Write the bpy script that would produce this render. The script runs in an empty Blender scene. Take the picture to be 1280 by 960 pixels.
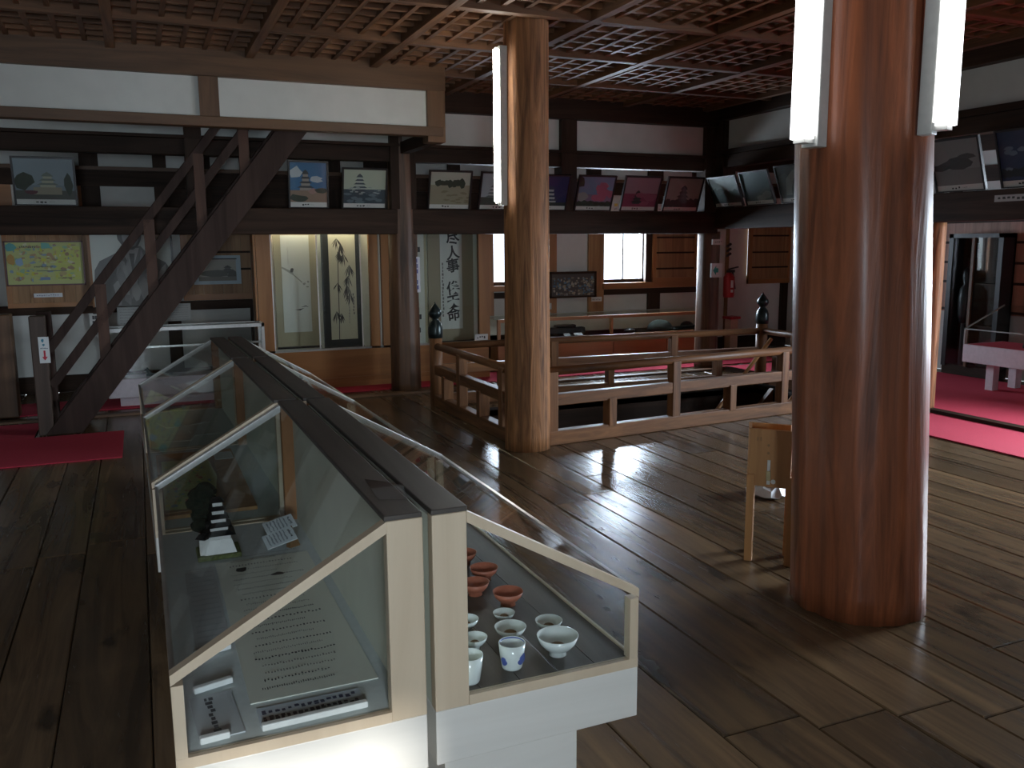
import bpy, bmesh, math, random
from mathutils import Vector, Matrix
random.seed(7)
SC = bpy.context.scene
COL = SC.collection
# ------------------------------------------------------------------ camera
F, H, PITCH, PSI, ROLL = 1080.0, 1.62, 9.2, 23.2, -0.4
th, ps, ro = map(math.radians, (PITCH, PSI, ROLL))
FW = Vector((math.sin(ps)*math.cos(th), math.cos(ps)*math.cos(th), -math.sin(th)))
_r = Vector((math.cos(ps), -math.sin(ps), 0)); _u = _r.cross(FW)
RT = _r*math.cos(ro) + _u*math.sin(ro); UP = -_r*math.sin(ro) + _u*math.cos(ro)
EYE = Vector((0, 0, H))
cam = bpy.data.cameras.new('camera'); camo = bpy.data.objects.new('camera', cam); COL.objects.link(camo)
M = Matrix((RT, UP, -FW)).transposed().to_4x4(); M.translation = EYE
camo.matrix_world = M
cam.sensor_width = 36; cam.lens = F/1280*36; cam.clip_start = .05
SC.camera = camo
# ------------------------------------------------------------------ world, daylight, exposure
w = bpy.data.worlds.new('sky'); SC.world = w; w.use_nodes = True
bg = w.node_tree.nodes['Background']; bg.inputs[0].default_value = (.80, .90, 1, 1); bg.inputs[1].default_value = 3.0
SUN_DIR = Vector((.15, 1, -.35)).normalized()
sl = bpy.data.lights.new('sun_offscreen', 'SUN'); sl.energy = 6.0; sl.angle = math.radians(3); sl.color = (1, .97, .92)
so = bpy.data.objects.new('sun_offscreen', sl); COL.objects.link(so); so.rotation_euler = SUN_DIR.to_track_quat('-Z', 'Y').to_euler(); so.location = (-2, -8, 6)
def daylight(name, loc, rot, sx, sy, e, col=(.74, .87, 1), spread=180):
    l = bpy.data.lights.new(name, 'AREA'); l.shape = 'RECTANGLE'; l.size = sx; l.size_y = sy; l.energy = e; l.color = col; l.spread = math.radians(spread)
    o = bpy.data.objects.new(name, l); COL.objects.link(o); o.location = loc; o.rotation_euler = rot
    return o
PI = math.pi
daylight('window_daylight', (6.45, 11.25, 1.55), (-PI/2, 0, 0), .7, 1.0, 200)          # back window
daylight('window_daylight', (4.65, 11.25, 1.55), (-PI/2, 0, 0), .5, 1.0, 80)          # back window beside the scroll cabinet
daylight('window_daylight', (8.75, 11.25, 1.55), (-PI/2, 0, 0), .3, 1.0, 20)
daylight('window_right_offscreen', (9.75, 3.3, 1.5), (0, PI/2-.3, 0), 1.2, 2.2, 420, spread=120)            # right-hand windows
daylight('window_behind_offscreen', (-.35, -2.45, 1.5), (PI/2, 0, 0), .54, .9, 130)            # window behind the visitor
VS = SC.view_settings
VS.view_transform = 'Standard'; VS.look = 'None'; VS.gamma = 1; VS.use_curve_mapping = False; VS.exposure = 0.0
SC.cycles.use_denoising = True; SC.cycles.max_bounces = 8; SC.cycles.transparent_max_bounces = 24
SC.cycles.sample_clamp_indirect = 6; SC.cycles.caustics_reflective = False; SC.cycles.caustics_refractive = False
# ------------------------------------------------------------------ pixel -> place helpers (a pixel gives only a direction)
def ray(x, y): return FW + RT*((x-640)/F) + UP*((480-y)/F)
def onz(x, y, z=0): d = ray(x, y); return EYE + d*((z-H)/d.z)
def ony(x, y, Y): d = ray(x, y); return EYE + d*(Y/d.y)
def onx(x, y, X): d = ray(x, y); return EYE + d*(X/d.x)
# ------------------------------------------------------------------ materials
def new_mat(name):
    m = bpy.data.materials.new(name); m.use_nodes = True
    nt = m.node_tree; return m, nt, nt.nodes['Principled BSDF']
def plain(name, col, rough=.6, metal=0, noise=.06, scale=30):
    m, nt, b = new_mat(name); N = nt.nodes; L = nt.links
    b.inputs['Roughness'].default_value = rough; b.inputs['Metallic'].default_value = metal
    tc = N.new('ShaderNodeTexCoord'); n = N.new('ShaderNodeTexNoise'); n.inputs['Scale'].default_value = scale; n.inputs['Detail'].default_value = 4
    r = N.new('ShaderNodeValToRGB')
    r.color_ramp.elements[0].position = .3; r.color_ramp.elements[1].position = .7
    r.color_ramp.elements[0].color = tuple(c*(1-noise) for c in col)+(1,); r.color_ramp.elements[1].color = tuple(min(1, c*(1+noise)) for c in col)+(1,)
    L.new(tc.outputs['Object'], n.inputs['Vector']); L.new(n.outputs['Fac'], r.inputs['Fac']); L.new(r.outputs['Color'], b.inputs['Base Color'])
    return m
def wood(name, light, dark, axis='Y', rough=.45, grain=14, vary=.25, bump=.15, stain=0, gloss_var=.12, coat=0, spec=.5):
    m, nt, b = new_mat(name); N = nt.nodes; L = nt.links
    tc = N.new('ShaderNodeTexCoord'); oi = N.new('ShaderNodeObjectInfo')
    add = N.new('ShaderNodeVectorMath'); add.operation = 'MULTIPLY_ADD'
    cx = N.new('ShaderNodeCombineXYZ'); 
    for i in range(3): L.new(oi.outputs['Random'], cx.inputs[i])
    add.inputs[1].default_value = (37, 53, 71)
    L.new(cx.outputs[0], add.inputs[0]); L.new(tc.outputs['Object'], add.inputs[2])
    mp = N.new('ShaderNodeMapping'); sc = [grain]*3; sc['XYZ'.index(axis)] = grain*.07; mp.inputs['Scale'].default_value = sc
    L.new(add.outputs[0], mp.inputs['Vector'])
    n = N.new('ShaderNodeTexNoise'); n.inputs['Scale'].default_value = 1; n.inputs['Detail'].default_value = 6; n.inputs['Roughness'].default_value = .62; n.inputs['Distortion'].default_value = 1.2
    L.new(mp.outputs[0], n.inputs['Vector'])
    r = N.new('ShaderNodeValToRGB'); e = r.color_ramp.elements
    e[0].position = .32; e[0].color = tuple(dark)+(1,); e[1].position = .66; e[1].color = tuple(light)+(1,)
    L.new(n.outputs['Fac'], r.inputs['Fac'])
    hs = N.new('ShaderNodeHueSaturation'); mr = N.new('ShaderNodeMapRange'); mr.inputs['To Min'].default_value = 1-vary; mr.inputs['To Max'].default_value = 1+vary
    L.new(oi.outputs['Random'], mr.inputs['Value']); L.new(mr.outputs[0], hs.inputs['Value']); L.new(r.outputs['Color'], hs.inputs['Color'])
    col = hs.outputs['Color']
    if stain:
        n2 = N.new('ShaderNodeTexNoise'); mp2 = N.new('ShaderNodeMapping'); s2 = [5.0]*3; s2['XYZ'.index(axis)] = 2.2; mp2.inputs['Scale'].default_value = s2
        L.new(add.outputs[0], mp2.inputs['Vector']); L.new(mp2.outputs[0], n2.inputs['Vector']); n2.inputs['Scale'].default_value = 1; n2.inputs['Detail'].default_value = 5
        r2 = N.new('ShaderNodeValToRGB'); r2.color_ramp.elements[0].position = .60; r2.color_ramp.elements[0].color = (1, 1, 1, 1); r2.color_ramp.elements[1].position = .69; r2.color_ramp.elements[1].color = (1-stain,)*3+(1,)
        L.new(n2.outputs['Fac'], r2.inputs['Fac'])
        mx = N.new('ShaderNodeMix'); mx.data_type = 'RGBA'; mx.blend_type = 'MULTIPLY'; mx.inputs[0].default_value = 1
        L.new(col, mx.inputs[6]); L.new(r2.outputs['Color'], mx.inputs[7]); col = mx.outputs[2]
    L.new(col, b.inputs['Base Color'])
    rr = N.new('ShaderNodeMapRange'); rr.inputs['To Min'].default_value = rough+gloss_var; rr.inputs['To Max'].default_value = max(.05, rough-gloss_var)
    L.new(n.outputs['Fac'], rr.inputs['Value']); L.new(rr.outputs[0], b.inputs['Roughness'])
    b.inputs['Specular IOR Level'].default_value = spec
    if coat:
        b.inputs['Coat Weight'].default_value = coat; b.inputs['Coat Roughness'].default_value = .22
    bp = N.new('ShaderNodeBump'); bp.inputs['Strength'].default_value = bump; bp.inputs['Distance'].default_value = .01
    L.new(n.outputs['Fac'], bp.inputs['Height']); L.new(bp.outputs[0], b.inputs['Normal'])
    return m
def emit(name, col, s):
    m, nt, b = new_mat(name); b.inputs['Base Color'].default_value = tuple(col)+(1,)
    b.inputs['Emission Color'].default_value = tuple(col)+(1,); b.inputs['Emission Strength'].default_value = s
    return m
def glass_mat(name, tint=(.975, .99, .985), ior=1.5):
    m = bpy.data.materials.new(name); m.use_nodes = True; nt = m.node_tree; N = nt.nodes; L = nt.links
    N.remove(N['Principled BSDF']); out = N['Material Output']
    t = N.new('ShaderNodeBsdfTransparent'); t.inputs[0].default_value = tuple(tint)+(1,)
    g = N.new('ShaderNodeBsdfGlossy'); g.inputs['Roughness'].default_value = .02
    lw = N.new('ShaderNodeLayerWeight'); lw.inputs[0].default_value = .5      # Schlick reflectance of a thin pane
    pw = N.new('ShaderNodeMath'); pw.operation = 'POWER'; pw.inputs[1].default_value = 5; L.new(lw.outputs['Facing'], pw.inputs[0])
    f = N.new('ShaderNodeMath'); f.operation = 'MULTIPLY_ADD'; f.inputs[1].default_value = .55; f.inputs[2].default_value = .025; L.new(pw.outputs[0], f.inputs[0])
    mx = N.new('ShaderNodeMixShader'); L.new(f.outputs[0], mx.inputs[0]); L.new(t.outputs[0], mx.inputs[1]); L.new(g.outputs[0], mx.inputs[2]); L.new(mx.outputs[0], out.inputs[0])
    return m
def print_mat():
    m, nt, b = new_mat('printed_colour'); a = nt.nodes.new('ShaderNodeVertexColor'); a.layer_name = 'Col'
    nt.links.new(a.outputs[0], b.inputs['Base Color']); b.inputs['Roughness'].default_value = .5
    return m
D = {}
D['plankY'] = wood('floor_boards', (.185, .115, .06), (.058, .036, .02), 'Y', .25, 9, .35, .12, stain=.62, gloss_var=.12)
D['ceil'] = wood('ceiling_cedar', (.22, .095, .036), (.085, .037, .015), 'Y', .6, 12, .2)
D['ceilX'] = wood('ceiling_cedar_cross', (.22, .095, .036), (.085, .037, .015), 'X', .6, 12, .2)
D['darkX'] = wood('aged_beam', (.052, .026, .014), (.018, .010, .006), 'X', .6, 8, .15, spec=.22)
D['darkY'] = wood('aged_beam_long', (.052, .026, .014), (.018, .010, .006), 'Y', .6, 8, .15, spec=.22)
D['darkZ'] = wood('aged_post', (.052, .027, .015), (.018, .010, .006), 'Z', .6, 8, .15, spec=.22)
D['brownX'] = wood('brown_beam', (.16, .08, .035), (.08, .04, .018), 'X', .5, 8, .1)
D['brownZ'] = wood('brown_post', (.17, .085, .038), (.08, .04, .018), 'Z', .5, 8, .1)
D['stair'] = wood('stair_timber', (.058, .034, .026), (.028, .016, .013), 'Z', .6, 7, .1, spec=.2)
D['baluster'] = wood('reddish_stair_timber', (.10, .048, .03), (.05, .025, .017), 'Z', .55, 7, .1, spec=.3)
D['newel'] = wood('worn_newel_timber', (.10, .068, .05), (.055, .038, .03), 'Z', .5, 7, .1, spec=.35)
D['pillar_red'] = wood('polished_red_pillar', (.31, .092, .036), (.095, .030, .013), 'Z', .42, 11, 0, .45, coat=.12, spec=.3)
D['pillar_tan'] = wood('rough_tan_pillar', (.42, .185, .072), (.085, .036, .014), 'Z', .65, 17, .05, .6, spec=.3)
D['pillar_dark'] = wood('rough_dark_pillar', (.17, .085, .042), (.05, .025, .014), 'Z', .48, 10, .05, .4)
D['railX'] = wood('railing_timber', (.25, .112, .046), (.085, .037, .016), 'X', .5, 10, .12, spec=.3)
D['railY'] = wood('railing_timber_side', (.25, .112, .046), (.085, .037, .016), 'Y', .5, 10, .12, spec=.3)
D['railZ'] = wood('railing_timber_post', (.25, .112, .046), (.085, .037, .016), 'Z', .5, 10, .12, spec=.3)
D['orangeX'] = wood('orange_cabinet_wood', (.42, .19, .065), (.30, .125, .04), 'X', .42, 5, .05, .05)
D['orangeZ'] = wood('orange_frame_wood', (.42, .19, .065), (.28, .12, .04), 'Z', .42, 6, .08, .05)
D['cladding'] = wood('reddish_cladding', (.40, .20, .13), (.25, .12, .08), 'Z', .55, 9, .12, .08)
D['shutter'] = wood('shutter_boards', (.40, .22, .095), (.24, .12, .05), 'Z', .5, 9, .12, .08)
D['boxwood'] = wood('pale_pine', (.48, .24, .085), (.33, .15, .05), 'Z', .45, 8, .06, .05)
D['creamZ'] = wood('cream_case_wood', (.66, .54, .39), (.58, .46, .32), 'Z', .45, 6, .02, .03)
D['white_board'] = wood('white_case_wood', (.78, .76, .70), (.70, .68, .62), 'X', .5, 5, .02, .03)
D['casetop'] = wood('weathered_case_top', (.07, .058, .048), (.045, .037, .03), 'Y', .5, 6, .08, .05)
D['deck_dark'] = wood('dark_deck_boards', (.075, .058, .045), (.03, .024, .02), 'Y', .5, 9, .25, .1)
D['plaster'] = plain('white_plaster', (.66, .67, .63), .85, 0, .04, 6)
D['cream'] = plain('cream_lining', (.70, .71, .60), .8, 0, .04, 8)
D['olive'] = plain('olive_cloth', (.42, .40, .25), .85)
D['cloth'] = plain('grey_blue_cloth', (.62, .67, .67), .9, 0, .05, 60)
D['carpet'] = plain('red_carpet', (.58, .035, .075), .95, 0, .12, 180)
D['white'] = plain('white_paint', (.86, .86, .84), .4)
D['pinkwhite'] = plain('pale_lilac_paint', (.62, .55, .58), .5)
D['black'] = plain('black_lacquer', (.012, .012, .013), .4)
D['frame'] = plain('black_frame', (.012, .010, .010), .35)
D['iron'] = plain('blackened_bronze', (.02, .03, .03), .32, .5)
D['steel'] = plain('brushed_metal', (.6, .6, .58), .3, .9)
D['lamp_grey'] = plain('lamp_housing_enamel', (.55, .55, .52), .4)
D['red'] = plain('extinguisher_red', (.42, .02, .025), .35)
D['porcelain'] = plain('white_porcelain', (.80, .84, .82), .15, 0, .03, 40)
D['terracotta'] = plain('terracotta', (.42, .13, .075), .5, 0, .12, 40)
D['blue'] = plain('cobalt_glaze', (.10, .14, .42), .2)
D['rust'] = plain('rust_brown_residue', (.22, .12, .05), .7)
D['tree'] = plain('dark_leafage', (.018, .026, .014), .9, 0, .4, 60)
D['moss'] = plain('model_moss', (.14, .16, .06), .9, 0, .4, 90)
D['plastic'] = plain('white_plastic_film', (.75, .77, .80), .25)
D['brass'] = plain('old_brass', (.45, .38, .22), .35, .8)
D['tape'] = glass_mat('clear_tape_film', (.80, .80, .82)); D['glass'] = glass_mat('case_glass'); D['pane'] = glass_mat('window_glass', (.97, .98, 1))
D['tube'] = emit('fluorescent_tube', (1, .97, .88), 45)
D['tube_big'] = emit('fluorescent_tube_cover', (.97, .98, 1), 4)
D['warm'] = emit('cabinet_strip_light', (1, .88, .66), 26)
D['print'] = print_mat()
D['concrete'] = plain('dark_shaft', (.03, .02, .015), .8)
# ------------------------------------------------------------------ mesh helpers
class B:
    def __init__(s): s.v = []; s.f = []
    def add(s, vs, fs):
        k = len(s.v); s.v += [tuple(v) for v in vs]; s.f += [tuple(i+k for i in f) for f in fs]; return s
    def box(s, x0, x1, y0, y1, z0, z1):
        x0, x1 = min(x0, x1), max(x0, x1); y0, y1 = min(y0, y1), max(y0, y1); z0, z1 = min(z0, z1), max(z0, z1)
        return s.add([(x0,y0,z0),(x1,y0,z0),(x1,y1,z0),(x0,y1,z0),(x0,y0,z1),(x1,y0,z1),(x1,y1,z1),(x0,y1,z1)],
                     [(0,3,2,1),(4,5,6,7),(0,1,5,4),(1,2,6,5),(2,3,7,6),(3,0,4,7)])
    def bar(s, a, b, w, h, up=(0,0,1)):       # box along a-b, w across, h along up
        a = Vector(a); b = Vector(b); d = (b-a).normalized(); u = Vector(up); sd = d.cross(u).normalized(); u = sd.cross(d)
        vs = []
        for p in (a, b):
            for i, j in ((-1,-1),(1,-1),(1,1),(-1,1)): vs.append(p+sd*(i*w/2)+u*(j*h/2))
        return s.add(vs, [(0,1,2,3),(7,6,5,4),(0,4,5,1),(1,5,6,2),(2,6,7,3),(3,7,4,0)])
    def tube(s, a, b, r, n=12, r2=None):
        a = Vector(a); b = Vector(b); d = (b-a).normalized(); t = Vector((0,0,1)) if abs(d.z) < .9 else Vector((1,0,0))
        u = d.cross(t).normalized(); v = d.cross(u); r2 = r if r2 is None else r2
        vs = [p+u*(q*math.cos(2*PI*i/n))+v*(q*math.sin(2*PI*i/n)) for p, q in ((a, r), (b, r2)) for i in range(n)]
        return s.add(vs, [(i, (i+1) % n, n+(i+1) % n, n+i) for i in range(n)] + [tuple(range(n))[::-1], tuple(range(n, 2*n))])
    def lathe(s, prof, c, n=20, cap=True):
        c = Vector(c); vs = []; fs = []
        for r, z in prof:
            for i in range(n): vs.append((c.x+r*math.cos(2*PI*i/n), c.y+r*math.sin(2*PI*i/n), c.z+z))
        for k in range(len(prof)-1):
            for i in range(n): fs.append((k*n+i, k*n+(i+1) % n, (k+1)*n+(i+1) % n, (k+1)*n+i))
        if cap: fs.append(tuple(range(n))[::-1]); fs.append(tuple(range((len(prof)-1)*n, len(prof)*n)))
        else: fs += [((len(prof)-1)*n+i, (len(prof)-1)*n+(i+1) % n, (i+1) % n, i) for i in range(n)]
        return s.add(vs, fs)
    def prism(s, pts, off):                    # polygon extruded by off
        n = len(pts); off = Vector(off); pts = [Vector(p) for p in pts]
        return s.add(pts+[p+off for p in pts], [tuple(range(n))[::-1], tuple(range(n, 2*n))]+[(i, (i+1) % n, n+(i+1) % n, n+i) for i in range(n)])
    def mesh(s, name):
        m = bpy.data.meshes.new(name); m.from_pydata(s.v, [], s.f); 
        bm = bmesh.new(); bm.from_mesh(m); bmesh.ops.recalc_face_normals(bm, faces=bm.faces); bm.to_mesh(m); bm.free(); return m
def put(o, parent):
    COL.objects.link(o)
    if parent:
        o.parent = parent
        if parent.type == 'EMPTY': o.matrix_parent_inverse = Matrix.Translation(-parent.location)
def obj(name, b, mat, parent=None, smooth=False, bevel=0, label=None):
    m = b.mesh(name) if isinstance(b, B) else b
    m.materials.append(D[mat] if isinstance(mat, str) else mat)
    if smooth:
        for p in m.polygons: p.use_smooth = len(p.vertices) == 4
    o = bpy.data.objects.new(name, m); put(o, parent)
    if bevel:
        md = o.modifiers.new('edge', 'BEVEL'); md.width = bevel; md.segments = 2; md.limit_method = 'ANGLE'
    if label: o['label'] = label
    return o
def thing(name, label, cat, loc, group=None):
    o = bpy.data.objects.new(name, None); o.empty_display_size = .1; o.location = loc; COL.objects.link(o)
    return tag(o, label, cat, group)
def tag(o, label, cat, group=None):
    o['label'] = label; o['category'] = cat
    if group: o['group'] = group
    return o
def struct(name, label=None, b=None, mat=None):
    if b is None:
        o = bpy.data.objects.new(name, None); o.empty_display_size = .1; COL.objects.link(o)
    else: o = obj(name, b, mat)
    o['kind'] = 'structure'
    if label: o['label'] = label
    return o
def bx(*a): return B().box(*a)
def sheet(name, O, ux, uy, polys, parent=None, thick=.004, base=(.75,.74,.7), step=.0005):
    """flat print: a thin card with coloured shapes printed on it. O bottom-left corner, ux/uy edge vectors."""
    O = Vector(O); ux = Vector(ux); uy = Vector(uy); n = ux.cross(uy).normalized()
    b = B(); cols = []
    b.prism([O-n*thick, O+ux-n*thick, O+ux+uy-n*thick, O+uy-n*thick], n*thick); cols += [base]*6
    for k, (c, pts) in enumerate(polys):
        q = [O+ux*min(1, max(0, u))+uy*min(1, max(0, v))+n*(step*(1+k*.06)) for u, v in pts]
        b.add(q, [tuple(range(len(q)))]); cols.append(c)
    m = bpy.data.meshes.new(name); m.from_pydata(b.v, [], b.f)
    ca = m.color_attributes.new('Col', 'FLOAT_COLOR', 'CORNER')
    for p, c in zip(m.polygons, cols):
        for li in p.loop_indices: ca.data[li].color = tuple(c)+(1,)
    return obj(name, m, 'print', parent)
def rect(c, u0, v0, u1, v1): return (c, [(u0,v0),(u1,v0),(u1,v1),(u0,v1)])
def blob(c, u, v, ru, rv, n=9, rnd=random, jag=.3):
    return (c, [(u+ru*math.cos(2*PI*i/n)*(1+rnd.uniform(-jag, jag)), v+rv*math.sin(2*PI*i/n)*(1+rnd.uniform(-jag, jag))) for i in range(n)])
def marks(c, u0, v0, u1, v1, n, rnd, vertical=False, fill=.75):   # a line of small glyph-like marks
    out = []
    for i in range(n):
        a, e = i/n, (i+fill)/n
        for k in range(2):
            t = rnd.uniform(0, .5); s = rnd.uniform(.25, .5)
            if vertical: out.append(rect(c, u0+(u1-u0)*t, v1-(v1-v0)*e, u0+(u1-u0)*min(1, t+s), v1-(v1-v0)*a))
            else: out.append(rect(c, u0+(u1-u0)*a, v0+(v1-v0)*t, u0+(u1-u0)*(a+(e-a)*rnd.uniform(.6, 1)), v0+(v1-v0)*min(1, t+s)))
    return out
def castle(u, v, s, wall, roof, tiers=4, asp=1.0):               # printed castle silhouette, base centre at (u,v)
    out = []; wd = s*.5; z = v
    for i in range(tiers):
        h = s*.17*asp
        out.append(rect(wall, u-wd*.42, z, u+wd*.42, z+h*.62))
        out.append((roof, [(u-wd*.62, z+h*.55), (u+wd*.62, z+h*.55), (u+wd*.36, z+h*1.05), (u-wd*.36, z+h*1.05)]))
        z += h; wd *= .76
    out.append((roof, [(u-wd*.6, z), (u+wd*.6, z), (u, z+s*.1*asp)]))
    return out
def text(name, body, loc, xdir, ydir, size, mat, parent=None, spacing=1.0, align='LEFT'):
    c = bpy.data.curves.new(name, 'FONT'); c.body = body; c.size = size; c.space_line = spacing; c.align_x = align; c.extrude = .0004; c.offset = .004*size/.165
    t = bpy.data.objects.new(name, c); X = Vector(xdir).normalized(); Y = Vector(ydir).normalized(); Z = X.cross(Y)
    m = Matrix((X, Y, Z)).transposed().to_4x4(); m.translation = Vector(loc)
    COL.objects.link(t); bpy.context.view_layer.update()
    me = bpy.data.meshes.new_from_object(t.evaluated_get(bpy.context.evaluated_depsgraph_get())); bpy.data.objects.remove(t)
    me.transform(m); me.materials.clear(); t = bpy.data.objects.new(name, me); me.materials.append(D[mat]); put(t, parent)
    return t
# ================================================================== STRUCTURE
YB, XR, YO, XO, XL, YF = 9.2, 6.75, 10.9, 9.4, -4.2, -2.2
WX0, WX1, WY0, WY1 = 2.84, 6.55, 6.42, 8.08          # stairwell opening in the floor
# ---- floor: individual boards
floor = struct('floor', 'dark worn floor of wide glossy wooden boards')
x = XL
rf = random.Random(3)
while x < XO:
    wd = min(rf.uniform(.23, .33), XO-x)
    if XO-(x+wd) < .1: wd = XO-x
    cuts = [YF]; y = YF
    while True:
        y += rf.uniform(2.6, 4.6)
        if y > YO-.9: break
        cuts.append(y)
    cuts.append(YO)
    segs = []
    for a, b_ in zip(cuts, cuts[1:]):
        if x+wd > WX0+.01 and x < WX1-.01:
            if a < WY0: segs.append((a, min(b_, WY0)))
            if b_ > WY1: segs.append((max(a, WY1), b_))
        else: segs.append((a, b_))
    for a, b_ in segs:
        if b_-a < .05: continue
        g = .0022; dz = rf.uniform(-.0025, 0); c = .005
        X0, X1, Y0, Y1 = x+g, x+wd-g, a+g, b_-g
        b = B().add([(X0,Y0,-.03),(X1,Y0,-.03),(X1,Y1,-.03),(X0,Y1,-.03),(X0,Y0,dz-c),(X1,Y0,dz-c),(X1,Y1,dz-c),(X0,Y1,dz-c),(X0+c,Y0+c,dz),(X1-c,Y0+c,dz),(X1-c,Y1-c,dz),(X0+c,Y1-c,dz)],
                    [(0,3,2,1),(0,1,5,4),(1,2,6,5),(2,3,7,6),(3,0,4,7),(4,5,9,8),(5,6,10,9),(6,7,11,10),(7,4,8,11),(8,9,10,11)])
        obj('plank', b, 'plankY', floor)
    x += wd
sub = B().box(XL, WX0, YF, YO, -.12, -.03).box(WX1, XO, YF, YO, -.12, -.03).box(WX0, WX1, YF, WY0, -.12, -.03).box(WX0, WX1, WY1, YO, -.12, -.03)
obj('subfloor', sub, 'concrete', floor)
# ---- stairwell lining
sw = struct('wall_stairwell', 'dark timber lined shaft going down inside the railing')
for a in ((WX0-.05, WX0, WY0, WY1), (WX1, WX1+.05, WY0, WY1), (WX0, WX1, WY0-.05, WY0), (WX0, WX1, WY1, WY1+.05)):
    for k in range(5): obj('lining_board', bx(a[0], a[1], a[2], a[3], -2.3+k*.45, -2.3+k*.45+.44), 'darkX', sw)
obj('lower_floor', bx(WX0-.1, WX1+.1, WY0-.1, WY1+.1, -2.4, -2.3), 'plankY', sw)
# ---- ceiling: boards, deep ribs, lattice
ceil = struct('ceiling', 'brown cedar coffered ceiling with fine lattice')
XRIB = [-3.35, -2.26, -1.17, -.08, 1.0, 2.08, 3.16, 4.27, 5.4, 6.52]
YRIB = [-2.27+.15, -1.1, .04, 1.2, 2.36, 3.52, 4.68, 5.84, 7.0, 8.18]
HW = 8.03                                           # hanging wall plane
def span(x): return 8.0 if x < 2.7 else YB
cb = B().box(XL, 2.72, YF, HW+.05, 3.34, 3.46).box(2.72, XR+.2, YF, YB+.2, 3.34, 3.46)
obj('ceiling_board', cb, 'ceil', ceil)
for xr in XRIB: obj('rib', bx(xr-.035, xr+.035, YF, span(xr), 3.20, 3.34), 'ceil', ceil)
for yr in YRIB: obj('rib', bx(XL if yr < 8 else 2.72, XR, yr-.035, yr+.035, 3.205, 3.34), 'ceilX', ceil)
ex = [XL]+XRIB+[XR+.1]; ey = [YF]+YRIB+[9.3]
for a, b_ in zip(ex, ex[1:]):
    n = max(1, round((b_-a)/.18))
    for k in range(1, n):
        xx = a+(b_-a)*k/n; obj('lattice_bar', bx(xx-.018, xx+.018, YF, span(xx), 3.24, 3.268), 'ceil', ceil)
for a, b_ in zip(ey, ey[1:]):
    n = max(1, round((b_-a)/.19))
    for k in range(1, n):
        yy = a+(b_-a)*k/n
        if yy < YB: obj('lattice_bar', bx(XL if yy < 8 else 2.72, XR, yy-.018, yy+.018, 3.248, 3.285), 'ceilX', ceil)
# stair opening above and corridor ceilings
obj('shaft_lid', bx(XL, 2.8, HW, YB+.2, 4.4, 4.46), 'darkX', ceil)
obj('shaft_side', B().box(XL, 2.72, HW+.02, HW+.1, 3.2, 4.4).box(XL, 2.8, YB+.1, YB+.2, 3.1, 4.4), 'darkX', ceil)
obj('fascia', B().box(2.72, XR+.2, YB+.17, YB+.21, 3.04, 3.46).box(XR+.17, XR+.21, YF, YB+.2, 3.1, 3.46), 'darkX', ceil)
obj('roof_underside', bx(XL-.2, XO+.2, YF-.2, YO+.2, 4.46, 4.52), 'darkX', ceil)
obj('corridor_ceiling', B().box(XL, XO, YB+.05, YO+.2, 3.12, 3.2).box(XR+.05, XO+.2, YF, YO, 3.12, 3.2), 'ceilX', ceil)
# ---- hanging wall over the stair
hw = struct('wall_hanging', 'white plaster wall hanging below the ceiling in a brown frame')
obj('head_beam', bx(XL, 2.76, HW-.06, HW+.1, 3.035, 3.30), 'brownX', hw, bevel=.006)
obj('foot_beam', bx(XL, 2.74, HW-.05, HW+.08, 2.625, 2.71), 'brownX', hw, bevel=.005)
for a, b_ in ((XL, -1.9), (-1.74, .577), (.737, 2.585)): obj('plaster_panel', bx(a, b_, HW, HW+.03, 2.71, 3.035), 'plaster', hw)
for a, b_ in ((-1.9, -1.74), (.577, .737)): obj('post', bx(a, b_, HW-.03, HW+.06, 2.71, 3.035), 'brownZ', hw)
obj('post', bx(2.585, 2.76, HW-.045, HW+.12, 2.57, 3.12), 'brownZ', hw, bevel=.006)
obj('return_panel', bx(2.68, 2.74, HW+.12, YB, 2.7, 3.2), 'plaster', hw)
obj('return_beam', bx(2.66, 2.75, HW+.12, YB, 2.58, 2.7), 'darkY', hw)
# ---- inner back line
wb = struct('wall_back', 'dark timber framed back line with white plaster panels')
obj('ledge_beam', bx(XL, XR+.05, YB, YB+.2, 1.735, 2.0), 'darkX', wb, bevel=.008)
obj('upper_rail', bx(XL, XR+.05, YB+.02, YB+.17, 2.5, 2.655), 'darkX', wb, bevel=.006)
obj('upper_fillet', bx(XL, XR+.05, YB-.02, YB+.17, 2.655, 2.685), 'darkX', wb)
obj('head_beam', bx(XL, XR+.05, YB-.05, YB+.17, 3.03, 3.30), 'darkX', wb, bevel=.006)
ups = [(-2.2, -2.04), (.50, .66), (2.55, 2.83), (4.58, 4.78), (6.58, 6.75)]
for a, b_ in ups: obj('post', bx(a, b_, YB-.01, YB+.18, 2.0, 3.04), 'darkZ', wb)
e = [XL]+[v for p in ups for v in p]
for k in range(0, len(e)-1, 2): obj('plaster_panel', bx(e[k], e[k+1], YB+.06, YB+.1, 2.68, 3.04), 'plaster', wb)
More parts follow.
